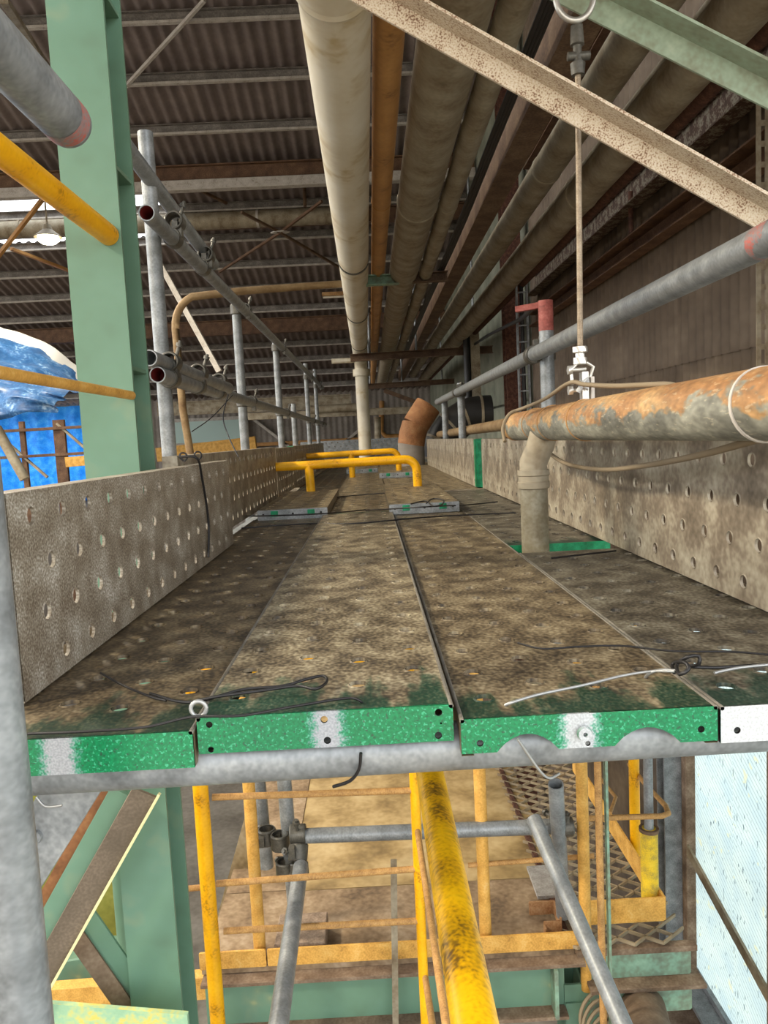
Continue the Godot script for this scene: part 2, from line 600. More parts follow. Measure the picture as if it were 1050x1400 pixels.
	M.tan = mat(ntex(16, 0.008, 0.08, 0.3, [[0.0, rgb(96, 62, 34)], [0.3, rgb(164, 118, 66)], [0.7, rgb(184, 136, 80)], [1.0, rgb(196, 154, 100)]]), 0.5, 0.0, 1.2)
	var dusty := [[0.0, rgb(98, 82, 62)], [0.35, rgb(132, 118, 96)], [0.6, rgb(150, 140, 120)], [0.85, rgb(166, 154, 132)], [1.0, rgb(198, 186, 164)]]
	M.dusty = mat(ntex(17, 0.008, 0.07, 0.3, dusty), 0.6, 0.2, 1.5)
	M.conduit = retint(M.dusty, rgb(232, 208, 176))
	M.brown = mat(ntex(18, 0.01, 0.1, 0.4, [[0.0, rgb(58, 40, 30)], [0.5, rgb(94, 72, 54)], [0.8, rgb(118, 96, 74)], [1.0, rgb(146, 124, 98)]]), 0.7, 0.0, 1.5)
	M.oxide = mat(ntex(19, 0.01, 0.1, 0.4, [[0.0, rgb(66, 46, 35)], [0.5, rgb(100, 74, 55)], [1.0, rgb(136, 108, 82)]]), 0.7, 0.0, 1.2)
	M.peeling = mat(ntex(20, 0.02, 0.08, 0.4, [[0.0, rgb(50, 36, 30)], [0.46, rgb(78, 58, 48)], [0.53, rgb(96, 78, 64)], [0.58, rgb(118, 110, 96)], [1.0, rgb(146, 138, 122)]]), 0.7, 0.0, 2.0)
	M.speck_white = mat(ntex(21, 0.02, 0.2, 0.72, [[0.0, rgb(76, 50, 34)], [0.33, rgb(128, 100, 78)], [0.40, rgb(180, 162, 138)], [0.6, rgb(192, 178, 156)], [1.0, rgb(204, 194, 178)]]), 0.6, 0.0, 2.2)
	M.rust_dark = mat(ntex(22, 0.03, 0.12, 0.4, [[0.0, rgb(48, 30, 24)], [0.5, rgb(84, 54, 42)], [1.0, rgb(132, 96, 74)]]), 0.85, 0.0, 2.0)
	M.roof = mat(ntex(24, 0.006, 0.06, 0.25, [[0.0, rgb(92, 80, 76)], [0.5, rgb(120, 108, 103)], [1.0, rgb(150, 137, 130)]]), 0.9, 0.0, 0.6)
	M.wall = mat(ntex(25, 0.006, 0.05, 0.25, [[0.0, rgb(74, 62, 52)], [0.5, rgb(102, 88, 74)], [1.0, rgb(134, 118, 100)]]), 0.8, 0.0, 0.6)
	M.wall_pale = mat(ntex(26, 0.006, 0.05, 0.25, [[0.0, rgb(96, 98, 84)], [0.5, rgb(124, 126, 110)], [1.0, rgb(146, 146, 130)]]), 0.8, 0.0, 0.6)
	M.wall_end = mat(ntex(27, 0.006, 0.05, 0.25, [[0.0, rgb(110, 102, 94)], [0.5, rgb(136, 128, 120)], [1.0, rgb(160, 152, 144)]]), 0.8, 0.0, 0.6)
	M.purlin = mat(ntex(28, 0.01, 0.08, 0.4, [[0.0, rgb(84, 78, 72)], [0.5, rgb(118, 112, 106)], [1.0, rgb(160, 154, 146)]]), 0.7, 0.0, 1.0)
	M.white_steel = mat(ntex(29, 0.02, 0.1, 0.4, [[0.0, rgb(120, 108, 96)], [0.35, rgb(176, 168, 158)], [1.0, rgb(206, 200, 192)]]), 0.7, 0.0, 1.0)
	M.wood = mat(ntex(30, 0.02, 0.1, 0.4, [[0.0, rgb(96, 80, 66)], [0.5, rgb(138, 118, 100)], [1.0, rgb(176, 154, 132)]]), 0.85, 0.0, 2.0)
	M.floor_sheet = mat(ntex(31, 0.007, 0.05, 0.25, [[0.0, rgb(104, 84, 56)], [0.35, rgb(146, 122, 82)], [0.6, rgb(172, 147, 104)], [1.0, rgb(194, 172, 132)]]), 0.6, 0.0, 1.0)
	M.floor_dirty = mat(ntex(32, 0.009, 0.07, 0.35, [[0.0, rgb(76, 62, 48)], [0.4, rgb(124, 102, 78)], [0.7, rgb(150, 128, 102)], [1.0, rgb(176, 156, 132)]]), 0.85, 0.0, 1.0)
	M.concrete = mat(ntex(33, 0.006, 0.06, 0.3, [[0.0, rgb(96, 88, 78)], [0.5, rgb(128, 120, 108)], [1.0, rgb(156, 148, 136)]]), 0.9, 0.0, 0.4)
	var tarp := mat(ntex(34, 0.01, 0.08, 0.4, [[0.0, rgb(18, 46, 84)], [0.45, rgb(32, 72, 118)], [0.62, rgb(52, 94, 140)], [0.8, rgb(150, 176, 204)], [1.0, rgb(206, 216, 226)]]), 0.45, 0.0, 0.9)
	M.tarp = tarp
	M.tarp_white = plain(rgb(168, 168, 166), 0.6)
	var thin := mat(ntex(35, 0.012, 0.06, 0.3, [[0.0, rgb(16, 96, 200)], [0.5, rgb(40, 140, 236)], [1.0, rgb(120, 196, 250)]]), 0.5, 0.0, 0.8)
	thin.backlight_enabled = true
	thin.backlight = Color(0.9, 0.9, 0.9)
	M.tarp_thin = thin
	M.black = plain(rgb(30, 28, 27), 0.5)
	M.wire_black = plain(rgb(40, 38, 38), 0.45, 0.4)
	M.wire_grey = plain(rgb(160, 160, 158), 0.4, 0.6)
	M.cord = plain(rgb(128, 112, 88), 0.8)
	M.red_paint = mat(ntex(36, 0.02, 0.1, 0.4, [[0.0, rgb(96, 52, 46)], [0.5, rgb(150, 78, 70)], [1.0, rgb(186, 122, 112)]]), 0.6, 0.0, 2.0)
	M.red_inside = plain(rgb(120, 26, 24), 0.7)
	var smear := mat(ntex(40, 0.012, 0.12, 0.45, [[0.0, rgb(112, 110, 110)], [0.42, rgb(140, 136, 136)], [0.55, rgb(176, 112, 104)], [0.7, rgb(196, 96, 84)], [1.0, rgb(206, 150, 140)]]), 0.5, 0.3, 3.0)
	M.red_galv = smear
	M.rod = mat(ntex(43, 0.03, 0.2, 0.5, [[0.0, rgb(96, 82, 66)], [0.5, rgb(140, 124, 104)], [1.0, rgb(180, 168, 150)]]), 0.5, 0.3, 3.0)
	M.leg_zinc = mat(ntex(44, 0.01, 0.08, 0.35, [[0.0, rgb(96, 84, 64)], [0.4, rgb(126, 116, 94)], [0.7, rgb(150, 144, 126)], [1.0, rgb(180, 176, 160)]]), 0.5, 0.25, 2.0)
	M.rust_orange = mat(ntex(45, 0.012, 0.08, 0.35, [[0.0, rgb(104, 68, 42)], [0.5, rgb(150, 102, 64)], [1.0, rgb(184, 146, 104)]]), 0.7, 0.0, 1.6)
	M.brace_brown = mat(ntex(46, 0.01, 0.15, 0.5, [[0.0, rgb(80, 70, 58)], [0.5, rgb(100, 88, 74)], [1.0, rgb(130, 114, 98)]]), 0.8, 0.0, 1.5)
	M.cream_edge = plain(rgb(206, 200, 150), 0.6)
	M.rust_plain_dark = mat(ntex(47, 0.012, 0.08, 0.35, [[0.0, rgb(86, 54, 32)], [0.5, rgb(122, 80, 48)], [1.0, rgb(150, 108, 70)]]), 0.7, 0.0, 1.6)
	M.sage_stain = mat(ntex(48, 0.008, 0.06, 0.3, [[0.0, rgb(122, 160, 130)], [0.5, rgb(146, 180, 146)], [0.62, rgb(170, 186, 136)], [0.75, rgb(206, 186, 96)], [1.0, rgb(200, 166, 70)]]), 0.6, 0.0, 2.0)
	M.olive = mat(ntex(49, 0.008, 0.06, 0.3, [[0.0, rgb(96, 96, 36)], [0.5, rgb(122, 122, 50)], [1.0, rgb(150, 146, 78)]]), 0.7, 0.0, 1.0)
	M.film = mat(ntex(50, 0.008, 0.06, 0.3, [[0.0, rgb(92, 76, 52)], [0.5, rgb(140, 122, 92)], [1.0, rgb(186, 172, 146)]]), 0.15, 0.0, 1.0)
	M.mesh_tan = mat(ntex(51, 0.02, 0.1, 0.3, [[0.0, rgb(112, 96, 74)], [0.5, rgb(150, 134, 108)], [1.0, rgb(184, 168, 142)]]), 0.7, 0.1, 1.0)
	M.yellow_dirty = mat(ntex(52, 0.012, 0.1, 0.35, [[0.0, rgb(110, 104, 76)], [0.35, rgb(176, 150, 60)], [0.6, rgb(220, 184, 40)], [1.0, rgb(232, 200, 70)]]), 0.6, 0.0, 3.0)
	M.yellow_scuffed = mat(ntex(53, 0.010, 0.16, 0.42, [[0.0, rgb(70, 52, 26)], [0.27, rgb(120, 86, 28)], [0.37, rgb(200, 146, 16)], [0.6, rgb(236, 180, 12)], [1.0, rgb(244, 198, 40)]]), 0.38, 0.0, 1.6)
	M.oxide_tan = mat(ntex(54, 0.02, 0.1, 0.4, [[0.0, rgb(120, 76, 44)], [0.5, rgb(156, 116, 78)], [1.0, rgb(182, 150, 116)]]), 0.8, 0.0, 2.0)
	M.plate_grey = mat(ntex(55, 0.02, 0.1, 0.4, [[0.0, rgb(120, 112, 104)], [0.5, rgb(156, 150, 144)], [1.0, rgb(184, 180, 174)]]), 0.7, 0.0, 2.0)
	M.bolt = plain(rgb(196, 192, 184), 0.35, 0.7)
	var rp := StandardMaterial3D.new()
	rp.albedo_texture = rust_pipe_image()
	rp.roughness = 0.55
	rp.metallic = 0.15
	M.rust_pipe = rp
	M.rust_plain = mat(ntex(37, 0.012, 0.08, 0.35, [[0.0, rgb(120, 84, 48)], [0.5, rgb(168, 128, 82)], [1.0, rgb(194, 160, 112)]]), 0.7, 0.0, 1.6)
	var pn := StandardMaterial3D.new()
	pn.albedo_texture = pane_image()
	pn.albedo_color = rgb(228, 225, 220)
	pn.uv1_triplanar = true
	pn.uv1_scale = Vector3.ONE * 1.3
	pn.roughness = 0.6
	pn.backlight_enabled = true
	pn.backlight = Color(1, 1, 1)
	M.pane = pn
	var sk := StandardMaterial3D.new()
	sk.albedo_color = Color(0.96, 0.97, 0.95, 0.2)
	sk.transparency = BaseMaterial3D.TRANSPARENCY_ALPHA
	sk.roughness = 0.2
	M.skylight = sk
	var gl := plain(rgb(190, 214, 206), 0.5)
	gl.backlight_enabled = true
	gl.backlight = Color(0.8, 0.8, 0.8)
	M.far_glass = gl
	var lamp := plain(rgb(255, 250, 230), 0.5)
	lamp.emission_enabled = true
	lamp.emission = Color(1.0, 0.97, 0.85)
	lamp.emission_energy_multiplier = 6.0
	M.lamp = lamp

func roof_y(z: float) -> float:
	return 6.27 + 0.286 * z

# ---------------------------------------------------------------- the shell
func building() -> void:
	var fl := setting("floor")
	part("slab", box(Vector3(13.0, 0.3, 24.0)), M.concrete, fl, Vector3(-4.2, -4.45, -6.5))
	# roof: overlapping wavy sheets, some of them clear
	var roof := setting("ceiling")
	var down := Vector3(0, -0.286, -1.0).normalized()
	var run := 1.418
	var sl := run / absf(down.z)
	var sheet := wavy(Vector3.RIGHT, down, 0.91, sl + 0.06, 0.13, 0.017, 6)
	var row := 0
	var z := 3.32
	while z > -17.4:
		for c in 13:
			var x := -9.75 + c * 0.91
			var clear := (absf(z + 9.43) < 0.1 and x < -3.0 and x > -8.0) or (z > -4.0 and z < 3.0 and x < -0.7 and x > -7.0 and row % 2 == 1)  # the near clear rows are unseen skylights added to brighten the deck
			part("skylight_sheet" if clear else "roof_sheet", sheet, M.skylight if clear else M.roof, roof, Vector3(x, roof_y(z) + 0.004 * (row % 2), z))
		z -= run
		row += 1
	# right wall: wavy sheeting above, window band below the deck
	var wr := setting("wall_right")
	var ws := wavy(Vector3(0, 0, -1), Vector3(0, -1, 0), 0.76, 3.2, 0.076, 0.008, 6)
	var flatp := box(Vector3(0.03, 3.2, 0.755))
	var ws_low := wavy(Vector3(0, 0, -1), Vector3(0, -1, 0), 0.76, 1.1, 0.076, 0.008, 6)
	for i in 28:
		var zz := 3.4 - i * 0.76
		if zz > -0.5:
			# doorway in the long wall beside the stair: only the wall above and below it
			part("wall_sheet", wavy(Vector3(0, 0, -1), Vector3(0, -1, 0), 0.76, 3.2, 0.076, 0.008, 6), M.wall, wr, Vector3(1.38, 6.9, zz))
			continue
		for j in 2:
			var top := 6.9 - j * 3.17
			if zz < -5.9:
				part("flat_panel", flatp, M.wall_pale, wr, Vector3(1.40, top - 1.6, zz - 0.38))
			else:
				part("wall_sheet", ws, M.wall, wr, Vector3(1.38 + 0.006 * j, top, zz))
		if zz < -5.9:
			part("flat_panel", box(Vector3(0.03, 1.1, 0.755)), M.wall_pale, wr, Vector3(1.40, 0.01, zz - 0.38))
		else:
			part("wall_sheet", ws_low, M.wall, wr, Vector3(1.392, 0.56, zz))
		part("outer_lining", box(Vector3(0.02, 7.6, 0.76)), M.wall, wr, Vector3(1.45, 3.35, zz - 0.38))
		if zz < -3.2:
			part("lower_panel", box(Vector3(0.03, 3.9, 0.755)), M.wall, wr, Vector3(1.42, -2.4, zz - 0.38))
		else:
			part("sill_panel", box(Vector3(0.03, 2.0, 0.755)), M.dust, wr, Vector3(1.42, -3.33, zz - 0.38))
	# unseen rear wall, added with a tall opening to cut the frontal light
	var wb := setting("wall_rear")
	for c in 12:
		var x := -9.3 + c * 0.91
		if x > -3.5:
			part("wall_panel", box(Vector3(0.90, 4.6, 0.04)), M.wall, wb, Vector3(x + 0.45, 5.2, 3.42))
		else:
			part("wall_panel", box(Vector3(0.90, 11.8, 0.04)), M.wall, wb, Vector3(x + 0.45, 1.6, 3.42))
	var sill := setting("trim_1")
	part("sill_plate", prism(PackedVector2Array([Vector2(-0.09, -0.03), Vector2(0.06, -0.03), Vector2(0.06, 0.0), Vector2(0.01, 0.0), Vector2(0.01, 0.03), Vector2(-0.01, 0.03), Vector2(-0.01, 0.0), Vector2(-0.09, -0.01)]), Vector3(1.40, -2.30, 3.0), Vector3(1.40, -2.30, -3.36)), M.galv, sill)
	part("lower_ledge", box(Vector3(0.22, 0.04, 6.4)), M.dust, sill, Vector3(1.28, -2.42, -0.2))
	var wn := setting("window_1")
	for i in 8:
		var z0 := -3.38 + i * 0.77
		part("mullion", prism(rect(0.045, 0.05), Vector3(1.385, -2.3, z0), Vector3(1.385, -0.45, z0)), M.dust, wn)
		part("pane", sheet_quad(Vector3(0, 1.82, 0), Vector3(0, 0, 0.74)), M.pane, wn, Vector3(1.41, -1.38, z0 + 0.385))
		part("brace_strap", prism(rect(0.05, 0.012), Vector3(1.37, -1.68, z0), Vector3(1.37, -1.86, z0 + 0.77), Vector3(1, 0, 0)), M.dusty, wn)
	part("jamb", prism(h_section(0.10, 0.10, 0.012, 0.02), Vector3(1.34, -2.4, -3.47), Vector3(1.34, -0.45, -3.47)), M.galv, wn)
	# far wall with a tarpaulin-covered opening and a pale window
	var we := setting("wall_end")
	var es := wavy(Vector3.RIGHT, Vector3(0, -1, 0), 0.91, 6.4, 0.13, 0.014, 4)
	for c in 12:
		var x := -9.3 + c * 0.91
		if x > -8.5 and x < -5.8:
			part("wall_sheet", wavy(Vector3.RIGHT, Vector3(0, -1, 0), 0.91, 4.0, 0.13, 0.014, 4), M.wall_end, we, Vector3(x, -0.5, -17.2))
			part("wall_sheet", wavy(Vector3.RIGHT, Vector3(0, -1, 0), 0.91, 0.6, 0.13, 0.014, 4), M.wall_end, we, Vector3(x, 1.9, -17.2))
		else:
			part("wall_sheet", es, M.wall_end, we, Vector3(x, 1.9, -17.2))
	# left wall: low wall, open band, high wall
	var wl := setting("wall_left")
	for i in 27:
		var zz := 3.0 - i * 0.76
		part("low_panel", box(Vector3(0.04, 4.4, 0.755)), M.wall, wl, Vector3(-9.3, -2.2, zz - 0.38))
		part("high_panel", box(Vector3(0.04, 2.4, 0.755)), M.wall, wl, Vector3(-9.3, 5.8, zz - 0.38))

func roof_steel() -> void:
	# purlins along the roof, one thing each
	for i in range(-8, 14):
		var z := -7.30 - 0.709 * i
		var y := roof_y(z) - 0.075
		var p := thing("roof_purlin", "grey steel purlin, lower flange coloured pale as if lit, carrying the roof sheets", "purlin", Vector3(1.38, y, z), "roof purlins")
		part("web", prism(rect(0.006, 0.09), Vector3(-10.6, 0, 0), Vector3.ZERO), M.purlin, p)
		part("top_flange", prism(rect(0.05, 0.006), Vector3(-10.6, 0.045, 0.02), Vector3(0, 0.045, 0.02)), M.purlin, p)
		part("bottom_flange", prism(rect(0.05, 0.022), Vector3(-10.6, -0.048, 0.02), Vector3(0, -0.048, 0.02)), M.white_steel, p)  # paler than the web: light caught by the flange, put into its colour
	for g in [[-9.20, 0.16, "dark oxide brown roof girder with a pale lower flange", 0.11], [-13.15, 0.22, "orange-brown roof girder nearest the end wall", 0.016], [-10.15, 0.16, "brown roof girder directly above the round duct", 0.016], [-3.6, 0.26, "brown roof girder above the open end of the pipe rack", 0.016]]:
		var y: float = roof_y(g[0]) - 0.16 - g[1] / 2
		var t := thing("roof_girder", g[2], "girder", Vector3(1.36, y, g[0]))
		part("web", prism(rect(0.02, g[1]), Vector3(-10.6, 0, 0), Vector3.ZERO), M.oxide, t)
		part("top_flange", prism(rect(0.12, 0.014), Vector3(-10.6, g[1] / 2, 0), Vector3(0, g[1] / 2, 0)), M.oxide, t)
		var low: float = -g[1] / 2 - g[3] / 2
		part("bottom_flange", prism(rect(0.12, g[3]), Vector3(-10.6, low, 0), Vector3(0, low, 0)), M.white_steel if g[0] == -9.20 else M.oxide, t)
	# round duct hung across the hall
	var dy := Vector3(-1.308, 3.141, -10.100)
	var duct := thing("round_duct", "long dusty round duct hung across the hall below the roof", "duct", Vector3(-8.9, dy.y - 0.02, -10.1))
	part("shell", sweep([Vector3.ZERO, Vector3(9.0, 0, 0)], 0.105, 24), M.dusty, duct)
	for k in 9:
		part("seam_band", lathe(Vector3(0.6 + k, 0, 0), Vector3.RIGHT, [[0, 0.105], [0, 0.112], [0.03, 0.112], [0.03, 0.105]], 24), M.white_steel if k == 7 else M.dusty, duct)
	# cross bracing under the roof
	var centre := Vector3(-0.993, 2.885, -9.900)
	var n := 0
	for q in [[Vector3(-2.015, 2.724, -11.200), "oxide brown roof brace rod running down from the star plate", M.oxide], [Vector3(-0.153, 2.610, -11.200), "dark brown roof brace rod running from the star plate towards the pipes", M.brown], [Vector3(-1.385, 3.008, -9.400), "dark brown roof brace rod rising from the star plate", M.brown], [Vector3(-0.430, 3.092, -9.400), "oxide brown roof brace rod rising from the star plate towards the pipes", M.oxide]]:
		bar("brace_rod", q[1], "brace", rect(0.03, 0.03), centre, q[0], Vector3.UP, q[2])
		n += 1
	var plate := part("gusset_plate", prism(PackedVector2Array([Vector2(-0.12, 0), Vector2(-0.05, -0.07), Vector2(0.05, -0.07), Vector2(0.12, 0), Vector2(0.05, 0.07), Vector2(-0.05, 0.07)]), Vector3(0, 0.01, 0), Vector3(0, -0.004, 0)), M.white_steel, self, centre)
	tag(plate, "white star-shaped plate where the roof brace rods meet", "plate")
	bar("brace_rod", "thin diagonal roof rod between the green column and the purlins", "brace", rect(0.03, 0.03), Vector3(-1.228, 4.081, -7.000), Vector3(-2.237, 3.851, -8.000), Vector3.UP, M.white_steel)
	bar("brace_rod", "dark roof rod beside the small bright skylight strip", "brace", rect(0.03, 0.03), Vector3(-2.197, 3.460, -9.400), Vector3(-1.650, 3.297, -10.000), Vector3.UP, M.brown)
	bar("brace_rod", "pale roof brace angle above the galvanised tube end", "brace", rect(0.05, 0.04), Vector3(-2.098, 3.039, -5.000), Vector3(-2.320, 3.189, -6.300), Vector3.UP, M.dusty)
	bar("brace_rod", "tan roof brace below the bright skylight", "brace", rect(0.05, 0.04), Vector3(-4.649, 3.019, -10.600), Vector3(-4.139, 2.850, -11.300), Vector3.UP, M.tan)
	bar("brace_rod", "tan roof brace crossing in front of the bright skylight", "brace", rect(0.05, 0.04), Vector3(-4.515, 2.635, -9.750), Vector3(-3.724, 3.306, -9.500), Vector3.UP, M.tan)
	pipe("hanger_rod", "thin brown hanger rod dropping from the roof to the duct", "rod", Vector3(-0.611, 5.951, -9.900), Vector3(-0.666, 3.181, -9.900), 0.022, M.brown, "", 8)
	bar("roof_strut", "long pale strut leaning from roof to deck behind the posts", "strut", rect(0.06, 0.05), Vector3(-1.878, 2.049, -7.200), Vector3(-1.357, 0.954, -7.200), Vector3.UP, M.white_steel)
	# high-bay lamp under the duct
	var lp := Vector3(-3.754, 2.860, -9.600)
	bay_lamp("glowing factory lamp hung under the duct by the skylight", lp, 6.0)
	for q in [[-5.6, "added unseen fill lamp above the tarpaulin"], [-2.2, "added unseen fill lamp beside the green column"], [1.2, "added unseen fill lamp near the rear opening"]]:
		bay_lamp(q[1], Vector3(-3.6, 3.1, q[0]), 15.0)  # out-of-view lamps added to brighten the pipes and deck from the left

func bay_lamp(label: String, at: Vector3, energy: float) -> void:
	var t := thing("bay_lamp", label, "lamp", at, "factory lamps")
	part("shade", lathe(Vector3(0, 0.16, 0), Vector3.DOWN, [[0, 0.0], [0, 0.04], [0.06, 0.06], [0.14, 0.16], [0.15, 0.16]], 20), M.dusty, t)
	part("bulb", lathe(Vector3(0, 0.03, 0), Vector3.DOWN, [[0, 0.0], [0.0, 0.12], [0.05, 0.13], [0.09, 0.08], [0.10, 0.0]], 20), M.lamp, t)
	part("drop_rod", sweep([Vector3(0, 0.15, 0), Vector3(0, roof_y(at.z) - at.y - 0.03, 0)], 0.012, 8), M.dusty, t)
	var l := SpotLight3D.new()
	l.name = "lamp_light"
	l.light_color = Color(1.0, 0.95, 0.85)
	l.light_energy = energy
	l.light_size = 0.3
	l.spot_range = 40.0
	l.spot_attenuation = 2.0
	l.spot_angle = 78.0
	l.spot_angle_attenuation = 0.5
	l.rotation.x = -PI / 2
	l.shadow_enabled = true
	l.position = Vector3(0, -0.22, 0)
	t.add_child(l)

# ---------------------------------------------------------------- the deck
func deck() -> void:
	var g := "perforated steel scaffold planks of the deck"
	var lo := -0.036
	var full := [Vector2(0, 0), Vector2(0, lo), Vector2(0.248, lo), Vector2(0.248, 0)]
	var arched := [Vector2(0, 0), Vector2(0, lo + 0.002), Vector2(0.034, lo + 0.002)]
	for c in [[0.034, 0.094], [0.148, 0.212]]:
		for k in 9:
			var t := float(k) / 8
			arched.append(Vector2(lerpf(c[0], c[1], t), lo + 0.002 + 0.017 * pow(sin(PI * t), 0.8)))
	arched.append(Vector2(0.248, lo + 0.002))
	arched.append(Vector2(0.248, 0))
	var rows := [
		["dirty brown plank with green lip lying under the left toe board", Vector3(-0.432, 0.0, -0.715), 2.03, M.plank0, M.lip0, full, []],
		["pale worn plank with a silver band sprayed out of its green lip", Vector3(-0.181, 0.010, -0.722), 2.03, M.plank1, M.lip1, full, [Vector3(0.012, -0.007, 0.0032), Vector3(0.123, -0.008, 0.0036), Vector3(0.125, -0.029, 0.0036), Vector3(0.234, -0.007, 0.0036), Vector3(0.233, -0.030, 0.0036), Vector3(0.012, -0.032, 0.003), Vector3(0.236, -0.018, 0.001)]],
		["brown plank whose green lip has arched cut-outs", Vector3(0.073, -0.002, -0.712), 2.04, M.plank2, M.lip2, arched, [Vector3(0.018, -0.024, 0.0034), Vector3(0.232, -0.022, 0.0034), Vector3(0.118, -0.018, 0.0022), Vector3(0.122, -0.030, 0.0026)]],
		["grey plank with a white painted lip beside the right toe board", Vector3(0.324, -0.003, -0.712), 1.0, M.plank3, M.lip3, full, [Vector3(0.016, -0.024, 0.0034)]],
	]
	for r in rows:
		var t := plank("scaffold_plank", r[0], r[1], r[2], r[3], null, g)
		for bx in [0.0015, 0.2465]:
			part("edge_bead", sweep([Vector3(bx, -0.0012, 0.0), Vector3(bx, -0.0012, -r[2])], 0.0024, 8), M.bead, t)
		var e := plank_end(0.248, r[5], r[6], r[4])
		e.name = "end_plate"
		t.add_child(e)
	# bolt head on the arched lip
	var pl: Node = get_node("scaffold_plank_002")
	part("rivet", lathe(Vector3(0.118, -0.0185, 0.003), Vector3.BACK, [[0, 0.0075], [0.004, 0.0065], [0.004, 0.0022], [0.0, 0.0022]], 14), M.lip2, pl)
	# zinc UV for the lips is laid over their width
	# planks further along
	var p := plank("scaffold_plank", "brown plank with a green painted lip behind the upright pipe", Vector3(0.318, -0.002, -1.83), 1.9, M.plank3, M.green_paint, g)
	p.get_node("end_plate").set_meta("label", "glossy green lip")
	var spans := [[-2.765, 1.8], [-4.58, 1.8], [-6.40, 1.8], [-8.22, 1.8], [-10.04, 1.8]]
	var xs := [-0.682, -0.432, -0.181, 0.073, 0.324]
	var names := ["outermost left", "left", "left middle", "right middle", "right"]
	var bays := ["second bay of the deck", "third bay of the deck", "fourth bay of the deck", "fifth bay of the deck", "last bay of the deck"]
	for s in 5:
		for i in 5:
			if s == 0 and i == 4:
				continue
			if i == 0 and s == 0:
				continue
			var z: float = spans[s][0]
			plank("scaffold_plank", "dusty %s plank in the %s" % [names[i], bays[s]], Vector3(xs[i], -0.003 if i % 2 else 0.002, z + (0.83 if (i == 4 and s > 0) else 0.0)), spans[s][1], [M.plank_far, M.plank0, M.plank_far, M.plank_far, M.plank_far][i], M.toe_right, g)
	# loose short planks laid on top of the deck
	var dot := func(t: Node, xx: Array) -> void:
		for x in xx:
			part("green_mark", box(Vector3(0.026, 0.02, 0.002)), M.green_paint, t, Vector3(x, -0.014, 0.004))
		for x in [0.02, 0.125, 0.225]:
			part("bolt_hole_shade", lathe(Vector3(x, -0.016, 0.0026), Vector3.BACK, [[0, 0.0], [0, 0.004], [0.0006, 0.004], [0.0006, 0.0]], 10), M.dark, t)  # uncut dark discs; the shade inside a bolt hole is painted on
	for q in [["short pale plank laid over the deck by the yellow rail's middle leg", Vector3(-0.412, 0.036, -2.72), 1.0], ["short pale plank laid over the deck under the yellow rail's bent end", Vector3(0.055, 0.036, -2.70), 1.2], ["short pale plank laid over the deck at the second yellow rail", Vector3(0.05, 0.036, -5.2), 1.0], ["short pale plank laid across behind the second yellow rail", Vector3(-0.20, 0.036, -6.1), 1.0]]:
		var t := plank("short_plank", q[0], q[1], q[2], M.plank_far, M.galv, "short planks lying on the deck")
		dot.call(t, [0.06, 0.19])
	# tubes carrying the deck
	pipe("transom_tube", "galvanised scaffold tube carrying the green plank ends", "tube", Vector3(-0.60, -0.047, -0.752), Vector3(0.95, -0.038, -0.752), 0.0243, M.galv, "", 32)
	for z in [-2.72, -4.55, -6.38, -8.2, -10.02]:
		pipe("transom_tube", "galvanised transom tube hidden under a joint of the deck planks", "tube", Vector3(-0.75, -0.064, z), Vector3(0.75, -0.064, z), 0.0243, M.galv, "transom tubes under the deck joints")
	# near upright at the left edge
	var np := Vector3(-0.306, -0.081, -0.615)
	pipe("scaffold_standard", "bright galvanised upright standing beside the deck's front corner", "post", Vector3(np.x - 0.007, -2.4, -0.60), Vector3(np.x - 0.007, 1.2, -0.60), 0.0243, M.galv, "", 32)
	# corner bracket plate under the tube
	var bk := thing("bracket_plate", "galvanised bracket plate under the front tube beside the near upright", "bracket", Vector3(-0.351, -0.106, -0.800))
	part("plate", prism(rect(0.055, 0.006), Vector3(0.035, 0.05, 0), Vector3(-0.07, -0.10, 0), Vector3(0, 0, 1)), M.galv, bk)
	part("bolt", lathe(Vector3(-0.03, -0.032, 0.003), Vector3.BACK, [[0, 0.008], [0.004, 0.007], [0.004, 0.0]], 12), M.galv, bk)
	wire("tie_wire", "grey wire looped round the front tube at the near upright", [Vector3(-0.340, -0.059, -0.720), Vector3(-0.332, -0.069, -0.720), Vector3(-0.316, -0.069, -0.720)], 0.0012, M.wire_grey)

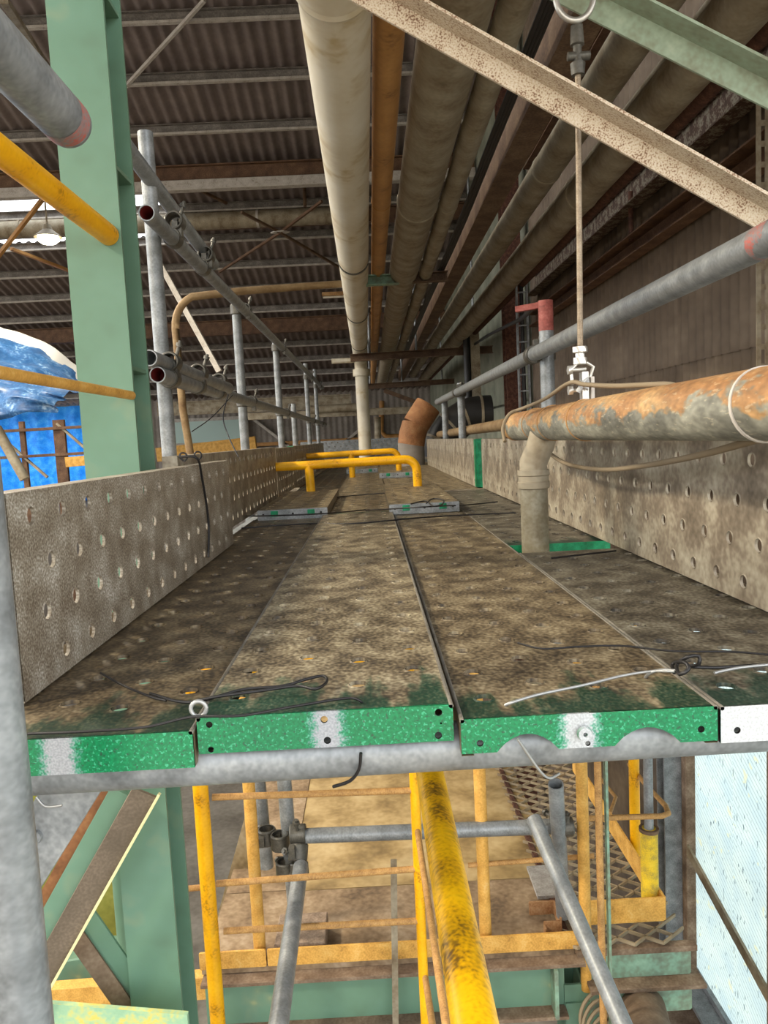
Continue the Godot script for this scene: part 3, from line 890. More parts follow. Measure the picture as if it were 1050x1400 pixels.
func toe_boards() -> void:
	toe_board("speckled zinc toe board at the left front of the deck", -0.388, -0.815, 1.28, 1, M.toe, 0.003, null, 0.0, 0.228)
	toe_board("brown toe board half hidden behind the speckled one", -0.45, -1.80, 1.85, 1, M.toe_right, 0.012)
	toe_board("short brown toe board beyond the second one on the left side", -0.455, -3.70, 0.85, 1, M.toe_right, 0.006)
	toe_board("toe board with a green end on the left, past the rail", -0.46, -4.60, 1.8, 1, M.toe_right, 0.01, M.green_paint)
	toe_board("last left toe board with a green end near the far fence", -0.50, -6.45, 1.8, 1, M.toe_right, 0.01, M.green_paint)
	toe_board("dusty brown toe board behind the rusty pipe", 0.54, -0.70, 3.05, -1, M.toe_right)
	var g := toe_board("pale toe board with a bright green end on the right", 0.515, -3.78, 1.15, -1, M.toe_right, 0.006, M.green_paint)
	part("green_edge_sheet", box(Vector3(0.002, 0.235, 0.035)), M.green_paint, g, Vector3(-0.002, 0.12, -0.02)).set_meta("label", "green overpainted edge strip")
	toe_board("pale toe board just beyond the green-ended one", 0.52, -4.96, 1.0, -1, M.toe_right, 0.004)
	toe_board("farthest pale toe board on the right side", 0.525, -5.98, 1.2, -1, M.toe_right, 0.004)
	var f := thing("end_toe_board", "grey perforated board closing the far end of the deck", "toe board", Vector3(-0.75, 0.03, -11.6))
	var s := part("face_sheet", plank_top(0.24, 1.9), M.galv, f)
	s.rotation = Vector3(PI / 2, 0, 0)
	s.transform = Transform3D(Basis(Vector3(0, 1, 0), Vector3(0, 0, 1), Vector3(-1, 0, 0)), Vector3(-0.3, 0, 0))
	part("rail", box(Vector3(2.2, 0.05, 0.05)), M.galv, f, Vector3(0.9, -0.09, 0.1))

# ---------------------------------------------------------------- left of the deck
func left_side() -> void:
	# green column
	var c := thing("steel_column", "tall sage green steel column rising through the deck", "column", Vector3(-0.569, -4.3, -1.765))
	part("shaft", prism(h_section(0.119, 0.13, 0.009, 0.007), Vector3.ZERO, Vector3(0, 8.6, 0), Vector3(0, 0, 1)), M.sage, c)
	for y in [0.875, 1.235, 0.45, 1.6]:
		part("stiffener", box(Vector3(0.053, 0.009, 0.112)), M.sage, c, Vector3(0.030, 4.3 + y, 0))
	pipe("yellow_handrail", "thick yellow handrail welded to the green column", "handrail", Vector3(-0.553, 0.740, 0.6), Vector3(-0.536, 0.730, -1.698), 0.0225, M.yellow, "", 28)
	pipe("yellow_midrail", "thin yellow midrail welded to the green column", "handrail", Vector3(-0.514, 0.384, 0.6), Vector3(-0.514, 0.389, -1.698), 0.0095, M.yellow_old, "", 16)
	# galvanised tube reaching in from the upper left, closed end smeared red
	var a := thing("guard_tube", "galvanised tube with a red-smeared closed end, high at the left", "tube", Vector3(-0.303, 0.622, 0.5))
	part("shaft", sweep([Vector3.ZERO, Vector3(0.010, -0.016, -1.325)], 0.0243, 36), M.galv, a)
	part("cap", lathe(Vector3(0.010, -0.016, -1.325), Vector3(0, 0, -1), [[0, 0.0243], [0.004, 0.0235], [0.006, 0.018], [0.006, 0.0]], 36), M.galv, a)
	part("red_smear", lathe(Vector3(0.010, -0.016, -1.3), Vector3(0, 0, -1), [[0, 0.0244], [0.022, 0.0244]], 36), M.red_galv, a)
	# posts
	pipe("scaffold_standard", "galvanised upright close behind the green column", "post", Vector3(-0.676, -0.1, -2.6), Vector3(-0.676, 1.29, -2.6), 0.0243, M.galv, "", 24)
	for q in [["left guardrail post where the conduit bends down", 338, 520, -4.2, 1.05], ["left guardrail post second beyond the conduit", 378, 540, -5.93, 1.06], ["left guardrail post at the green-ended toe board", 401, 560, -7.04, 0.62], ["left guardrail post third beyond the conduit", 421, 560, -8.7, 1.14], ["farthest left guardrail post by the far fence", 437, 560, -10.2, 1.21]]:
		var x := -0.68
		pipe("guardrail_post", q[0], "post", Vector3(x, -0.6, q[3]), Vector3(x, q[4], q[3]), 0.0243, M.galv)
	# guard rails, z-parallel, with overlapped ends
	pipe("guardrail_tube", "upper left guardrail tube with a hollow red end by the column", "tube", Vector3(-0.624, 0.964, -2.346), Vector3(-0.631, 1.017, -10.902), 0.0243, M.galv, "", 24, 0.12)
	pipe("guardrail_tube", "tube lapped above the upper left guardrail", "tube", Vector3(-0.685, 1.177, -2.340), Vector3(-0.616, 1.024, -3.300), 0.0243, M.galv, "", 24)
	bore("guardrail_tube", Vector3(0, 0, -0.004))
	pipe("guardrail_tube", "lower left guardrail tube with a hollow red end by the column", "tube", Vector3(-0.624, 0.491, -2.332), Vector3(-0.631, 0.511, -11.109), 0.0243, M.galv, "", 24, 0.12)
	bore("guardrail_tube_002", Vector3(0, 0, -0.004))
	pipe("guardrail_tube", "tube lapped above the lower left guardrail", "tube", Vector3(-0.636, 0.538, -2.300), Vector3(-0.597, 0.515, -3.340), 0.0243, M.galv, "", 24, 0.1)
	for q in [[Vector3(-0.627, 0.971, -2.663), "coupler joining the upper left guardrail to the column-side upright", Vector3(0.012, 0.052, 0)], [Vector3(-0.627, 0.975, -3.119), "coupler near the lapped end of the upper left guardrail", Vector3(0.02, 0.045, 0)], [Vector3(-0.625, 0.492, -2.484), "coupler joining the lower left guardrail to the column-side upright", Vector3(0.006, 0.05, 0)], [Vector3(-0.625, 0.494, -2.870), "second coupler along the lapped lower left guardrail", Vector3(0.01, 0.048, 0)], [Vector3(-0.625, 0.495, -3.257), "coupler at the lapped end of the lower left guardrail", Vector3(0.01, 0.045, 0)]]:
		coupler(q[1], q[0], Vector3(0, 0, -1), q[2], Vector3(0.02, -0.06, -1))
	for z in [[-4.2, "conduit-side"], [-5.93, "second"], [-8.7, "third"], [-10.2, "farthest"]]:
		for y in [[0.99, "upper"], [0.502, "lower"]]:
			coupler("coupler clamping the %s left guardrail tube to its %s post" % [y[1], z[1]], Vector3(-0.68, y[0], z[0]), Vector3.UP, Vector3(0.05, 0.0, 0), Vector3(0, 0, -1), "couplers on the left guardrail posts")
	# bent conduit behind the guard rail
	var e := []
	for p in [Vector3(-1.068, 0.192, -4.600), Vector3(-1.097, 0.496, -4.600), Vector3(-1.106, 0.964, -4.600)]:
		e.append(p)
	var k1 := Vector3(-1.105, 1.090, -4.600)
	var k2 := Vector3(-0.999, 1.144, -4.600)
	for i in 7:
		var t := float(i) / 6
		e.append((e[2] as Vector3).lerp(k1, t).lerp(k1.lerp(k2, t), t))
	e.append(Vector3(-0.723, 1.183, -4.700))
	e.append(Vector3(-0.132, 1.298, -5.200))
	var cd := part("bent_conduit", sweep(e.map(func(v): return v - e[0]), 0.023, 12), M.conduit, self, e[0])
	tag(cd, "brown conduit rising behind the guardrail and bending over", "conduit")
	# wires and eyelets on top of the toe board
	wire("tie_wire", "black wire hanging from the upper guardrail lap to the dark toe board", [Vector3(-0.466, 0.439, -2.600), Vector3(-0.469, 0.363, -2.500), Vector3(-0.439, 0.303, -2.400), Vector3(-0.394, 0.235, -2.300)], 0.002, M.wire_black)
	wire("tie_wire", "black wire strung back from the lower guardrail lap", [Vector3(-0.451, 0.438, -2.600), Vector3(-0.504, 0.365, -2.500), Vector3(-0.550, 0.319, -2.400)], 0.0015, M.wire_black)
	wire("tie_wire", "black wire running down over the joint of the left toe boards", [Vector3(-0.42, 0.25, -1.70), Vector3(-0.383, 0.246, -1.70), Vector3(-0.381, 0.2, -1.73), Vector3(-0.38, 0.1, -1.76), Vector3(-0.382, 0.02, -1.74)], 0.0028, M.wire_black)
	for q in [Vector3(-0.424, 0.251, -1.750), Vector3(-0.424, 0.251, -1.900)]:
		wire("wire_eyelet", "black twisted wire eyelet on top of the left toe boards", [q + Vector3(0, -0.012, 0), q + Vector3(0.008, -0.004, 0), q + Vector3(0.006, 0.006, 0), q + Vector3(-0.004, 0.008, 0), q + Vector3(-0.009, 0, 0), q + Vector3(0, -0.01, 0)], 0.0022, M.wire_black, "wire eyelets")
	# blue tarpaulin over a machine
	tarpaulin()

func bore(of: String, at: Vector3) -> void:
	var b := part("red_bore", lathe(at, Vector3(0, 0, -1), [[0, 0.0207], [0.10, 0.0206], [0.10, 0.0]], 20), M.red_inside, get_node(of))
	b.set_meta("label", "red painted bore")

func tarpaulin() -> void:
	var st := SurfaceTool.new()
	st.begin(Mesh.PRIMITIVE_TRIANGLES)
	st.set_smooth_group(0)
	var n := FastNoiseLite.new()
	n.seed = 5
	n.frequency = 0.9
	n.fractal_octaves = 4
	var nu := 60
	var nv := 40
	var grid := []
	for j in nv + 1:
		var line := []
		for i in nu + 1:
			var u := float(i) / nu
			var v := float(j) / nv
			# x runs along the machine, v from the ridge down over the side
			var x := lerpf(-4.6, -2.25, u)
			var crest := 1.62 - 0.52 * pow(u, 1.6) - 0.28 * pow(maxf(0.0, u - 0.62) / 0.38, 2.0)
			var hem := 0.32 + 0.10 * sin(u * 9.0) + 0.22 * pow(u, 3.0)
			var y := lerpf(crest, hem, pow(v, 1.15))
			var z := -6.6 + 1.0 * sin(v * PI * 0.5)
			var fold := 0.09 * sin(u * 26.0 + 3.0 * v + 4.0 * n.get_noise_2d(u * 2.0, v)) * v
			line.append(Vector3(x + 0.05 * n.get_noise_2d(v * 3.0, u * 3.0), y + 0.04 * n.get_noise_2d(u * 5.0, v * 5.0), z + fold + 0.10 * n.get_noise_2d(u * 4.0 + 9.0, v * 4.0)))
		grid.append(line)
	for j in nv:
		for i in nu:
			quad(st, grid[j][i], grid[j][i + 1], grid[j + 1][i + 1], grid[j + 1][i])
	st.index()
	st.generate_normals()
	var t := thing("blue_tarpaulin", "crumpled blue tarpaulin draped beyond the green column", "tarpaulin")
	part("sheet", st.commit(), M.tarp, t)
	# pale turned-over border along the ridge
	var sb := SurfaceTool.new()
	sb.begin(Mesh.PRIMITIVE_TRIANGLES)
	sb.set_smooth_group(0)
	for i in range(18, nu):
		var a: Vector3 = grid[0][i]
		var b: Vector3 = grid[0][i + 1]
		var w := 0.05 + 0.16 * sin(PI * (i - 18.0) / (nu - 18.0))
		var w2 := 0.05 + 0.16 * sin(PI * (i - 17.0) / (nu - 18.0))
		quad(sb, a + Vector3(0, 0.02, 0.04), b + Vector3(0, 0.02, 0.04), b + Vector3(0, -w2, 0.32), a + Vector3(0, -w, 0.32))
	sb.generate_normals()
	part("turned_border", sb.commit(), M.tarp_white, t).set_meta("label", "white turned-over border")
	# frames standing in front of the backlit sheet
	var fr := thing("steel_rack", "brown steel frame standing before the backlit blue sheet", "frame", Vector3(-5.0, -1.6, -11.0))
	for x in [-0.35, 0.1, 0.62, 1.05, 1.42]:
		part("post", prism(rect(0.07 if x != 0.62 else 0.16, 0.06), Vector3(x, -2.69, 0), Vector3(x, 2.35, 0)), M.oxide, fr)
	for y in [1.85, 2.22]:
		part("crossbar", prism(rect(0.05, 0.04), Vector3(-0.9, y, 0.04), Vector3(1.6, y + 0.02, 0.04)), M.oxide, fr)
	for x in [-0.35, 0.6]:
		part("diagonal", prism(rect(0.05, 0.03), Vector3(x, 2.3, 0.02), Vector3(x + 0.75, 1.55, 0.02)), M.dusty, fr)
	part("yellow_bar", prism(rect(0.06, 0.14), Vector3(0.72, 1.75, 0.12), Vector3(1.5, 1.78, 0.12)), M.yellow_old, fr)
	pipe("leaning_pole", "pale pole leaning in front of the blue tarpaulin", "pole", Vector3(-1.626, 0.397, -3.400), Vector3(-1.523, 0.168, -3.400), 0.022, M.dusty)
	var bs := SurfaceTool.new()
	bs.begin(Mesh.PRIMITIVE_TRIANGLES)
	bs.set_smooth_group(0)
	for i in 40:
		for j in 8:
			var f := func(ii: int, jj: int) -> Vector3:
				return Vector3(-9.0 + ii * 0.085, 1.3 - jj * 0.26, -17.05 + 0.05 * sin(ii * 1.3) + 0.04 * sin(jj * 2.1 + ii * 0.4))
			quad(bs, f.call(i, j), f.call(i + 1, j), f.call(i + 1, j + 1), f.call(i, j + 1))
	bs.index()
	bs.generate_normals()
	var sh := part("blue_sheet", bs.commit(), M.tarp_thin, self)
	tag(sh, "bright blue sheet hung over an opening in the far wall", "tarpaulin")

# ---------------------------------------------------------------- overhead pipes
func pipe_rack() -> void:
	var g := "pipes of the overhead rack"
	var far := -13.6
	var w := thing("white_pipe", "thick cream plastic pipe, leftmost of the overhead rack", "pipe", Vector3(-0.020, 1.245, 0.2), g)
	var wd := Vector3(-0.046, -0.028, -9.3)
	part("shaft", sweep([Vector3.ZERO, wd], 0.081, 36), M.pvc, w)
	var wdir := wd.normalized()
	part("socket", lathe(wdir * 1.78, wdir, [[0, 0.081], [0.0, 0.090], [0.012, 0.093], [0.05, 0.093], [0.055, 0.089], [0.12, 0.088], [0.135, 0.091], [0.15, 0.087], [0.155, 0.081]], 36), M.pvc, w)
	for s in [4.4, 6.1, 7.9]:
		part("pipe_clip", lathe(wdir * s, wdir, [[0, 0.081], [0, 0.085], [0.03, 0.085], [0.03, 0.081]], 30), M.clamp, w)
	var we := wd
	var bend := [we]
	for i in range(1, 7):
		var a := PI / 2 * i / 6
		bend.append(we + Vector3(0, -0.16 * (1 - cos(a)), -0.16 * sin(a)))
	bend.append(we + Vector3(0, -1.2, -0.16))
	part("down_bend", sweep(bend, 0.075, 20), M.pvc, w)
	part("bend_collar", lathe(we + Vector3(0, -0.12, -0.16), Vector3.DOWN, [[0, 0.075], [0, 0.1], [0.08, 0.1], [0.08, 0.075]], 20), M.pvc, w)
	part("valve_stub", sweep([we + Vector3(-0.02, -0.02, -0.05), we + Vector3(-0.34, -0.02, -0.05)], 0.03, 12), M.pvc, w)
	var q := [
		["tan_pipe", "slim tan pipe beside the cream one in the overhead rack", Vector3(0.098, 1.288, 0.2), Vector3(0.098, 1.262, far), 0.041, M.tan],
		["steel_pipe", "broad dusty grey pipe next to the tan pipe in the rack", Vector3(0.257, 1.285, 0.2), Vector3(0.245, 1.24, far), 0.086, M.dusty],
		["steel_pipe", "narrow dusty pipe tucked behind the broad grey pipe", Vector3(0.386, 1.265, 0.2), Vector3(0.384, 1.23, far), 0.040, M.dusty],
		["steel_pipe", "dusty grey pipe just right of the brown beam in the rack", Vector3(0.82, 1.395, 0.2), Vector3(0.80, 1.36, far), 0.063, M.dusty],
		["conduit", "thin conduit running between two dusty grey rack pipes", Vector3(0.99, 1.41, 0.2), Vector3(0.97, 1.38, far), 0.016, M.dusty],
		["steel_pipe", "second dusty grey pipe nearer the corrugated wall in the rack", Vector3(0.965, 1.285, 0.2), Vector3(0.965, 1.25, far), 0.070, M.dusty],
		["rust_pipe", "rust-brown pipe of the rack hugging the corrugated wall", Vector3(1.085, 1.285, 0.2), Vector3(1.08, 1.25, far), 0.028, M.rust_dark],
	]
	for r in q:
		var t := thing(r[0], r[1], "pipe", r[2], g)
		var d: Vector3 = r[3] - r[2]
		part("shaft", sweep([Vector3.ZERO, d], r[4], 28), r[5], t)
		for s in [3.6, 6.4, 9.6]:
			part("weld_ring", lathe(d.normalized() * s, d, [[0, r[4]], [0.006, r[4] * 1.05], [0.014, r[4] * 1.05], [0.02, r[4]]], 24), r[5], t)
	bar("cable_channel", "brown steel beam running along inside the overhead pipe rack", "beam", channel(0.09, 0.15, 0.008), Vector3(0.545, 1.355, 0.2), Vector3(0.55, 1.33, far), Vector3.UP, M.brown)
	for k in 4:
		wire("black_cable", "black cable lying along the brown beam in the pipe rack", [Vector3(0.47 + 0.015 * k, 1.30 + 0.01 * k, 0.0), Vector3(0.46 + 0.015 * k, 1.27 + 0.012 * k, -2.5), Vector3(0.475 + 0.01 * k, 1.28, -4.0), Vector3(0.45 + 0.01 * k, 1.25, -6.0), Vector3(0.44 + 0.01 * k, 1.22, -9.0)], 0.007, M.black, "cables in the pipe rack", "cable")
	# hangers: bar under the pipes with drop rods
	for h in [[-8.0, "long brown support bar under all the overhead pipes"], [-11.6, "brown support bar under the far end of the overhead pipes"]]:
		var z: float = h[0]
		var t := thing("pipe_support", h[1], "support", Vector3(-0.16, 1.10 if z > -9 else 1.045, z))
		part("bar", prism(channel(0.06, 0.075, 0.007), Vector3.ZERO, Vector3(1.46, 0.02, 0)), M.brown, t)
		for x in [0.20, 0.68, 1.28]:
			part("drop_rod", sweep([Vector3(x, 0.03, -0.03), Vector3(x, 2.0 if z > -9 else 1.2, -0.03)], 0.012, 8), M.galv, t)
	for h in [[-4.75, "short pale green bracket between the cream and tan pipes", M.sage_dusty, 0.02, 0.22, 1.215], [-4.8, "short brown bracket behind the broad grey pipe", M.brown, 0.30, 0.52, 1.23], [-8.6, "small pale bracket on the tan pipe past the support bar", M.sage_dusty, 0.03, 0.22, 1.18]]:
		bar("pipe_bracket", h[1], "bracket", channel(0.05, 0.06, 0.006), Vector3(h[3], h[5], h[0]), Vector3(h[4], h[5], h[0]), Vector3.UP, h[2])
	# braces crossing in front
	var a := Vector3(0.006, 1.028, -1.380)
	var b := Vector3(0.712, 0.615, -1.380)
	var along := (b - a) / (b.x - a.x)
	a -= along * (a.x + 0.505)
	b += along * (1.36 - b.x)
	bar("angle_brace", "speckled white steel angle crossing in front of the pipes", "brace", PackedVector2Array([Vector2(0, 0), Vector2(0.005, 0), Vector2(0.005, 0.034), Vector2(0.05, 0.034), Vector2(0.05, 0.039), Vector2(0, 0.039)]), a + Vector3(0, -0.02, 0), b + Vector3(0, -0.02, 0), Vector3(0, 1, 0), M.speck_white)
	var c := Vector3(0.356, 1.102, -1.520)
	var d := Vector3(0.826, 0.857, -1.520)
	d += (d - c) / (d.x - c.x) * (1.36 - d.x)
	bar("angle_brace", "pale green steel angle brace in front of the pipes", "brace", PackedVector2Array([Vector2(0, 0), Vector2(0.005, 0), Vector2(0.005, 0.045), Vector2(0.055, 0.045), Vector2(0.055, 0.05), Vector2(0, 0.05)]), c + Vector3(0, -0.018, 0), d + Vector3(0, -0.018, 0), Vector3(0, 1, 0), M.brace_sage)

# ---------------------------------------------------------------- right of the deck
func right_side() -> void:
	var t := thing("handrail_tube", "shiny galvanised handrail tube along the right side", "handrail", Vector3(0.572, 0.515, 0.3))
	part("shaft", sweep([Vector3.ZERO, Vector3(0, 0.032, -6.7)], 0.0243, 36), M.galv, t)
	part("red_paint_mark", lathe(Vector3(0, 0.0068, -1.42), Vector3(0, 0.005, 1), [[0, 0.0244], [0.05, 0.0244]], 36), M.red_galv, t)
	part("joint_sleeve", lathe(Vector3(0, 0.0095, -2.0), Vector3(0, 0.005, -1), [[0, 0.0246], [0.004, 0.0246]], 30), M.galv, t)
	for q in [["right handrail post with a red-painted top", -2.62, 0.70, true], ["right handrail post second past the red-topped one", -5.0, 0.60, false], ["right handrail post beside the black duct", -6.1, 0.58, false]]:
		var p := thing("handrail_post", q[0], "post", Vector3(0.61 if q[3] else 0.60, -0.5, q[1]))
		part("shaft", sweep([Vector3.ZERO, Vector3(0, q[2] + 0.5, 0)], 0.0243, 24), M.galv, p)
		if q[3]:
			part("red_top", lathe(Vector3(0, q[2] + 0.502, 0), Vector3.DOWN, [[0, 0.0], [0, 0.0248], [0.10, 0.0248]], 24), M.red_paint, p)
			part("arm", prism(rect(0.02, 0.02), Vector3(0, q[2] + 0.49, 0), Vector3(-0.09, q[2] + 0.485, -0.05)), M.red_paint, p)
	coupler("coupler fixing the right handrail to its red-topped post", Vector3(0.572, 0.529, -2.66), Vector3(0, 0, -1), Vector3(0.038, 0, 0.03), Vector3.UP, "couplers on the right handrail")
	coupler("coupler on the right handrail short of the black duct", Vector3(0.572, 0.540, -4.98), Vector3(0, 0, -1), Vector3(0.03, 0, 0), Vector3.UP, "couplers on the right handrail")
	# rusty pipe with a tee and a leg going down through the deck
	var rp := thing("rusty_pipe", "rusty horizontal pipe with a tee leg through the deck", "pipe", Vector3(0.402, 0.286, 0.35))
	part("run", sweep([Vector3.ZERO, Vector3(0, 0, -1.0), Vector3(0, -0.002, -2.45)], 0.0375, 36), M.rust_pipe, rp)
	part("end_cap", lathe(Vector3(0, -0.002, -2.42), Vector3(0, 0, -1), [[0, 0.0385], [0.05, 0.0385], [0.062, 0.028], [0.066, 0.0]], 30), M.rust_plain, rp)
	var lx := -0.030
	var lz := -2.115
	part("branch", sweep([Vector3(0, -0.01, lz), Vector3(lx * 0.4, -0.05, lz), Vector3(lx, -0.09, lz), Vector3(lx, -0.13, lz)], 0.0315, 28), M.dusty, rp)
	part("branch_coupling", lathe(Vector3(lx, -0.105, lz), Vector3.DOWN, [[0, 0.0315], [0.0, 0.036], [0.012, 0.037], [0.014, 0.035], [0.026, 0.035], [0.028, 0.037], [0.042, 0.036], [0.044, 0.031]], 28), M.dusty, rp)
	part("leg", sweep([Vector3(lx, -0.14, lz), Vector3(lx, -0.65, lz)], 0.0315, 28), M.leg_zinc, rp)
	for s in [-1.78, -2.03, -2.20, -1.13]:
		part("strap_band", lathe(Vector3(0, -0.001, s), Vector3(0.1, 0.1, 1), [[0, 0.0377], [0.0, 0.0395], [0.004, 0.0395], [0.004, 0.0377]], 30), M.rust_plain if s != -1.13 else M.white_steel, rp)
	# hanging rod with its ring and clamp
	var hz := -1.45
	var hr := thing("hanging_rod", "threaded rod hung on a ring, clamping the rusty pipe", "hanger", Vector3(0.402, 0.34, hz))
	part("rod", sweep([Vector3(-0.002, 0.05, 0), Vector3(0.006, 0.575, 0)], 0.0055, 12), M.rod, hr)
	part("upper_nut", lathe(Vector3(-0.002, 0.05, 0), Vector3.UP, [[0, 0.0], [0, 0.013], [0.012, 0.013], [0.013, 0.009], [0.02, 0.009], [0.022, 0.014], [0.032, 0.014], [0.032, 0.0]], 6), M.bolt, hr)
	part("stirrup", sweep([Vector3(-0.018, 0.012, 0), Vector3(-0.02, 0.04, 0), Vector3(-0.008, 0.052, 0), Vector3(0.01, 0.052, 0), Vector3(0.022, 0.044, 0), Vector3(0.014, 0.02, 0), Vector3(0.01, 0.005, 0)], 0.0035, 8), M.bolt, hr)
	part("clamp_strap", box(Vector3(0.012, 0.07, 0.02)), M.bolt, hr, Vector3(0.004, 0.0, 0.0))
	part("clamp_strap", box(Vector3(0.006, 0.06, 0.02)), M.white_steel, hr, Vector3(0.016, -0.005, 0.006))
	part("clamp_bolt", lathe(Vector3(-0.026, 0.002, 0.0), Vector3.RIGHT, [[0, 0.0], [0, 0.009], [0.008, 0.009], [0.008, 0.004], [0.034, 0.004], [0.034, 0.0]], 6), M.bolt, hr)
	part("clamp_bolt", lathe(Vector3(-0.026, 0.04, 0.0), Vector3.RIGHT, [[0, 0.0], [0, 0.009], [0.008, 0.009], [0.008, 0.004], [0.034, 0.004], [0.034, 0.0]], 6), M.bolt, hr)
	part("white_knot", sweep([Vector3(-0.012, -0.002, 0.014), Vector3(-0.004, 0.012, 0.018), Vector3(0.006, 0.022, 0.014), Vector3(0.004, 0.004, 0.018), Vector3(-0.01, 0.016, 0.016)], 0.005, 8), M.tarp_white, hr)
	part("swivel", lathe(Vector3(0.006, 0.565, 0), Vector3.UP, [[0, 0.0], [0, 0.012], [0.02, 0.014], [0.022, 0.008], [0.05, 0.008], [0.052, 0.013], [0.085, 0.011], [0.086, 0.0]], 10), M.clamp, hr)
	part("swivel_bolt", lathe(Vector3(-0.012, 0.598, 0), Vector3.RIGHT, [[0, 0.0], [0, 0.008], [0.04, 0.008], [0.04, 0.0]], 8), M.clamp, hr)
	var ring := []
	for i in 21:
		var an := PI * 1.05 + PI * 1.0 * i / 20.0
		ring.append(Vector3(0.0 + 0.034 * cos(an), 0.695 + 0.042 * sin(an), 0.012))
	part("ring", sweep(ring, 0.0055, 10), M.bolt, hr)
	# cord wound along the rusty pipe and cable slung below it
	wire("tie_rope", "brown cord tied at the rod clamp and wound along the rusty pipe", [Vector3(0.306, 0.249, -1.750), Vector3(0.308, 0.280, -1.780), Vector3(0.328, 0.312, -1.800), Vector3(0.356, 0.323, -1.780), Vector3(0.366, 0.335, -1.600), Vector3(0.378, 0.356, -1.450), Vector3(0.394, 0.349, -1.400), Vector3(0.399, 0.336, -1.250), Vector3(0.412, 0.326, -1.080), Vector3(0.420, 0.321, -1.050)], 0.0042, M.cord, "", "cord")
	wire("slung_cable", "brown cable slung below the rusty pipe before the toe board", [Vector3(0.460, 0.236, -2.115), Vector3(0.470, 0.190, -1.878), Vector3(0.470, 0.184, -1.577), Vector3(0.470, 0.201, -1.321), Vector3(0.470, 0.225, -1.086), Vector3(0.470, 0.251, -0.896), Vector3(0.470, 0.265, -0.763)], 0.0052, M.cord, "", "cable")
	# girts and rails fixed to the right wall
	for q in [["orange-brown wall girt along the corrugated right wall", 1.14, M.oxide, 0.07, 0.10], ["peeling dark wall girt above the orange-brown one", 1.41, M.peeling, 0.08, 0.16], ["brown wall girt level with the highest rack pipes", 2.35, M.oxide, 0.07, 0.1], ["dark wall girt hidden behind the right toe boards", 0.06, M.peeling, 0.06, 0.1]]:
		bar("wall_girt", q[0], "girt", channel(-q[3], q[4], 0.007), Vector3(1.365, q[1], 0.6), Vector3(1.365, q[1], -6.2), Vector3.UP, q[2], "girts of the right wall")
	pipe("wall_rod", "thin dark rod hanging down the corrugated wall between the girts", "rod", Vector3(1.330, 1.409, -3.859), Vector3(1.330, 1.173, -3.861), 0.012, M.rust_dark, "", 8)
	# slotted upright at the right edge
	var su := thing("slotted_upright", "slotted steel upright with light showing through, by the wall", "upright", Vector3(1.180, 0.452, -2.300))
	var hgt := 1.0
	part("side_strip", box(Vector3(0.014, hgt, 0.004)), M.dusty, su, Vector3(-0.012, hgt / 2 - 0.15, 0))
	part("side_strip", box(Vector3(0.03, hgt, 0.004)), M.dusty, su, Vector3(0.022, hgt / 2 - 0.15, 0))
	for k in 18:
		part("bridge", box(Vector3(0.016, 0.016, 0.004)), M.dusty, su, Vector3(0.0015, -0.14 + k * 0.058, 0))
	# brown column and cable run at the wall, pale box column beyond
	var bc := thing("wall_column", "rust-red steel column standing at the right wall", "column", Vector3(1.24, -4.3, -6.55))
	part("shaft", prism(h_section(0.15, 0.15, 0.01, 0.01), Vector3.ZERO, Vector3(0, 8.6, 0), Vector3(0, 0, 1)), M.rust_dark, bc)
	var tr := thing("cable_ladder", "vertical cable ladder beside the rust-red column", "cable ladder", Vector3(1.073, 0.716, -5.300))
	for x in [-0.035, 0.035]:
		part("side_rail", box(Vector3(0.012, 1.3, 0.03)), M.galv, tr, Vector3(x, 0.1, 0))
	for k in 12:
		part("rung", box(Vector3(0.07, 0.01, 0.012)), M.galv, tr, Vector3(0, -0.5 + k * 0.11, 0))
	part("cable", sweep([Vector3(0, -0.55, -0.01), Vector3(0, 0.7, -0.01)], 0.014, 8), M.black, tr)
	var vt := thing("vertical_conduit", "grey vertical conduit box below the pipe support", "conduit", Vector3(1.079, 0.940, -7.700))
	part("duct_box", box(Vector3(0.09, 0.75, 0.05)), M.dusty, vt, Vector3(0, -0.05, 0))
	part("black_hose", sweep([Vector3(-0.08, 0.30, 0), Vector3(-0.08, -0.6, 0)], 0.035, 12), M.black, vt)
	part("lamp_fitting", lathe(Vector3(-0.01, -0.42, 0.03), Vector3.DOWN, [[0, 0.0], [0, 0.03], [0.05, 0.04], [0.09, 0.025], [0.1, 0.0]], 12), M.bolt, vt)
	wire("black_cable", "black cable sagging from the pipe support to the red-topped post", [Vector3(1.079, 1.152, -7.800), Vector3(1.058, 1.109, -6.800), Vector3(1.005, 1.022, -5.600), Vector3(0.882, 0.901, -4.400), Vector3(0.648, 0.743, -3.000)], 0.012, M.black, "", "cable")
	pipe("wrapped_pipe", "tan wrapped pipe behind the far right toe boards", "pipe", Vector3(0.632, 0.279, -7.000), Vector3(0.666, 0.309, -3.600), 0.030, M.conduit)
	# ducts at the far right
	var du := thing("duct_elbow", "rust-brown duct elbow rising at the end of the handrail", "duct", Vector3(0.385, 0.196, -7.300))
	part("lower_ring", sweep([Vector3(0, -0.25, 0), Vector3(0.0, 0.02, 0)], 0.125, 24), M.wall_end, du)
	part("middle_ring", sweep([Vector3(0, 0.0, 0), Vector3(0.02, 0.10, 0), Vector3(0.05, 0.19, -0.01)], 0.128, 24), M.rust_orange, du)
	part("upper_ring", sweep([Vector3(0.05, 0.18, -0.01), Vector3(0.12, 0.28, -0.02), Vector3(0.18, 0.36, -0.03)], 0.128, 24), M.rust_orange, du)
	var bd := []
	for i in 9:
		var an := PI / 2 * i / 8
		bd.append(Vector3(0.30 + 0.40 - 0.40 * cos(an), -0.15 + 0.42 * sin(an), -0.2))
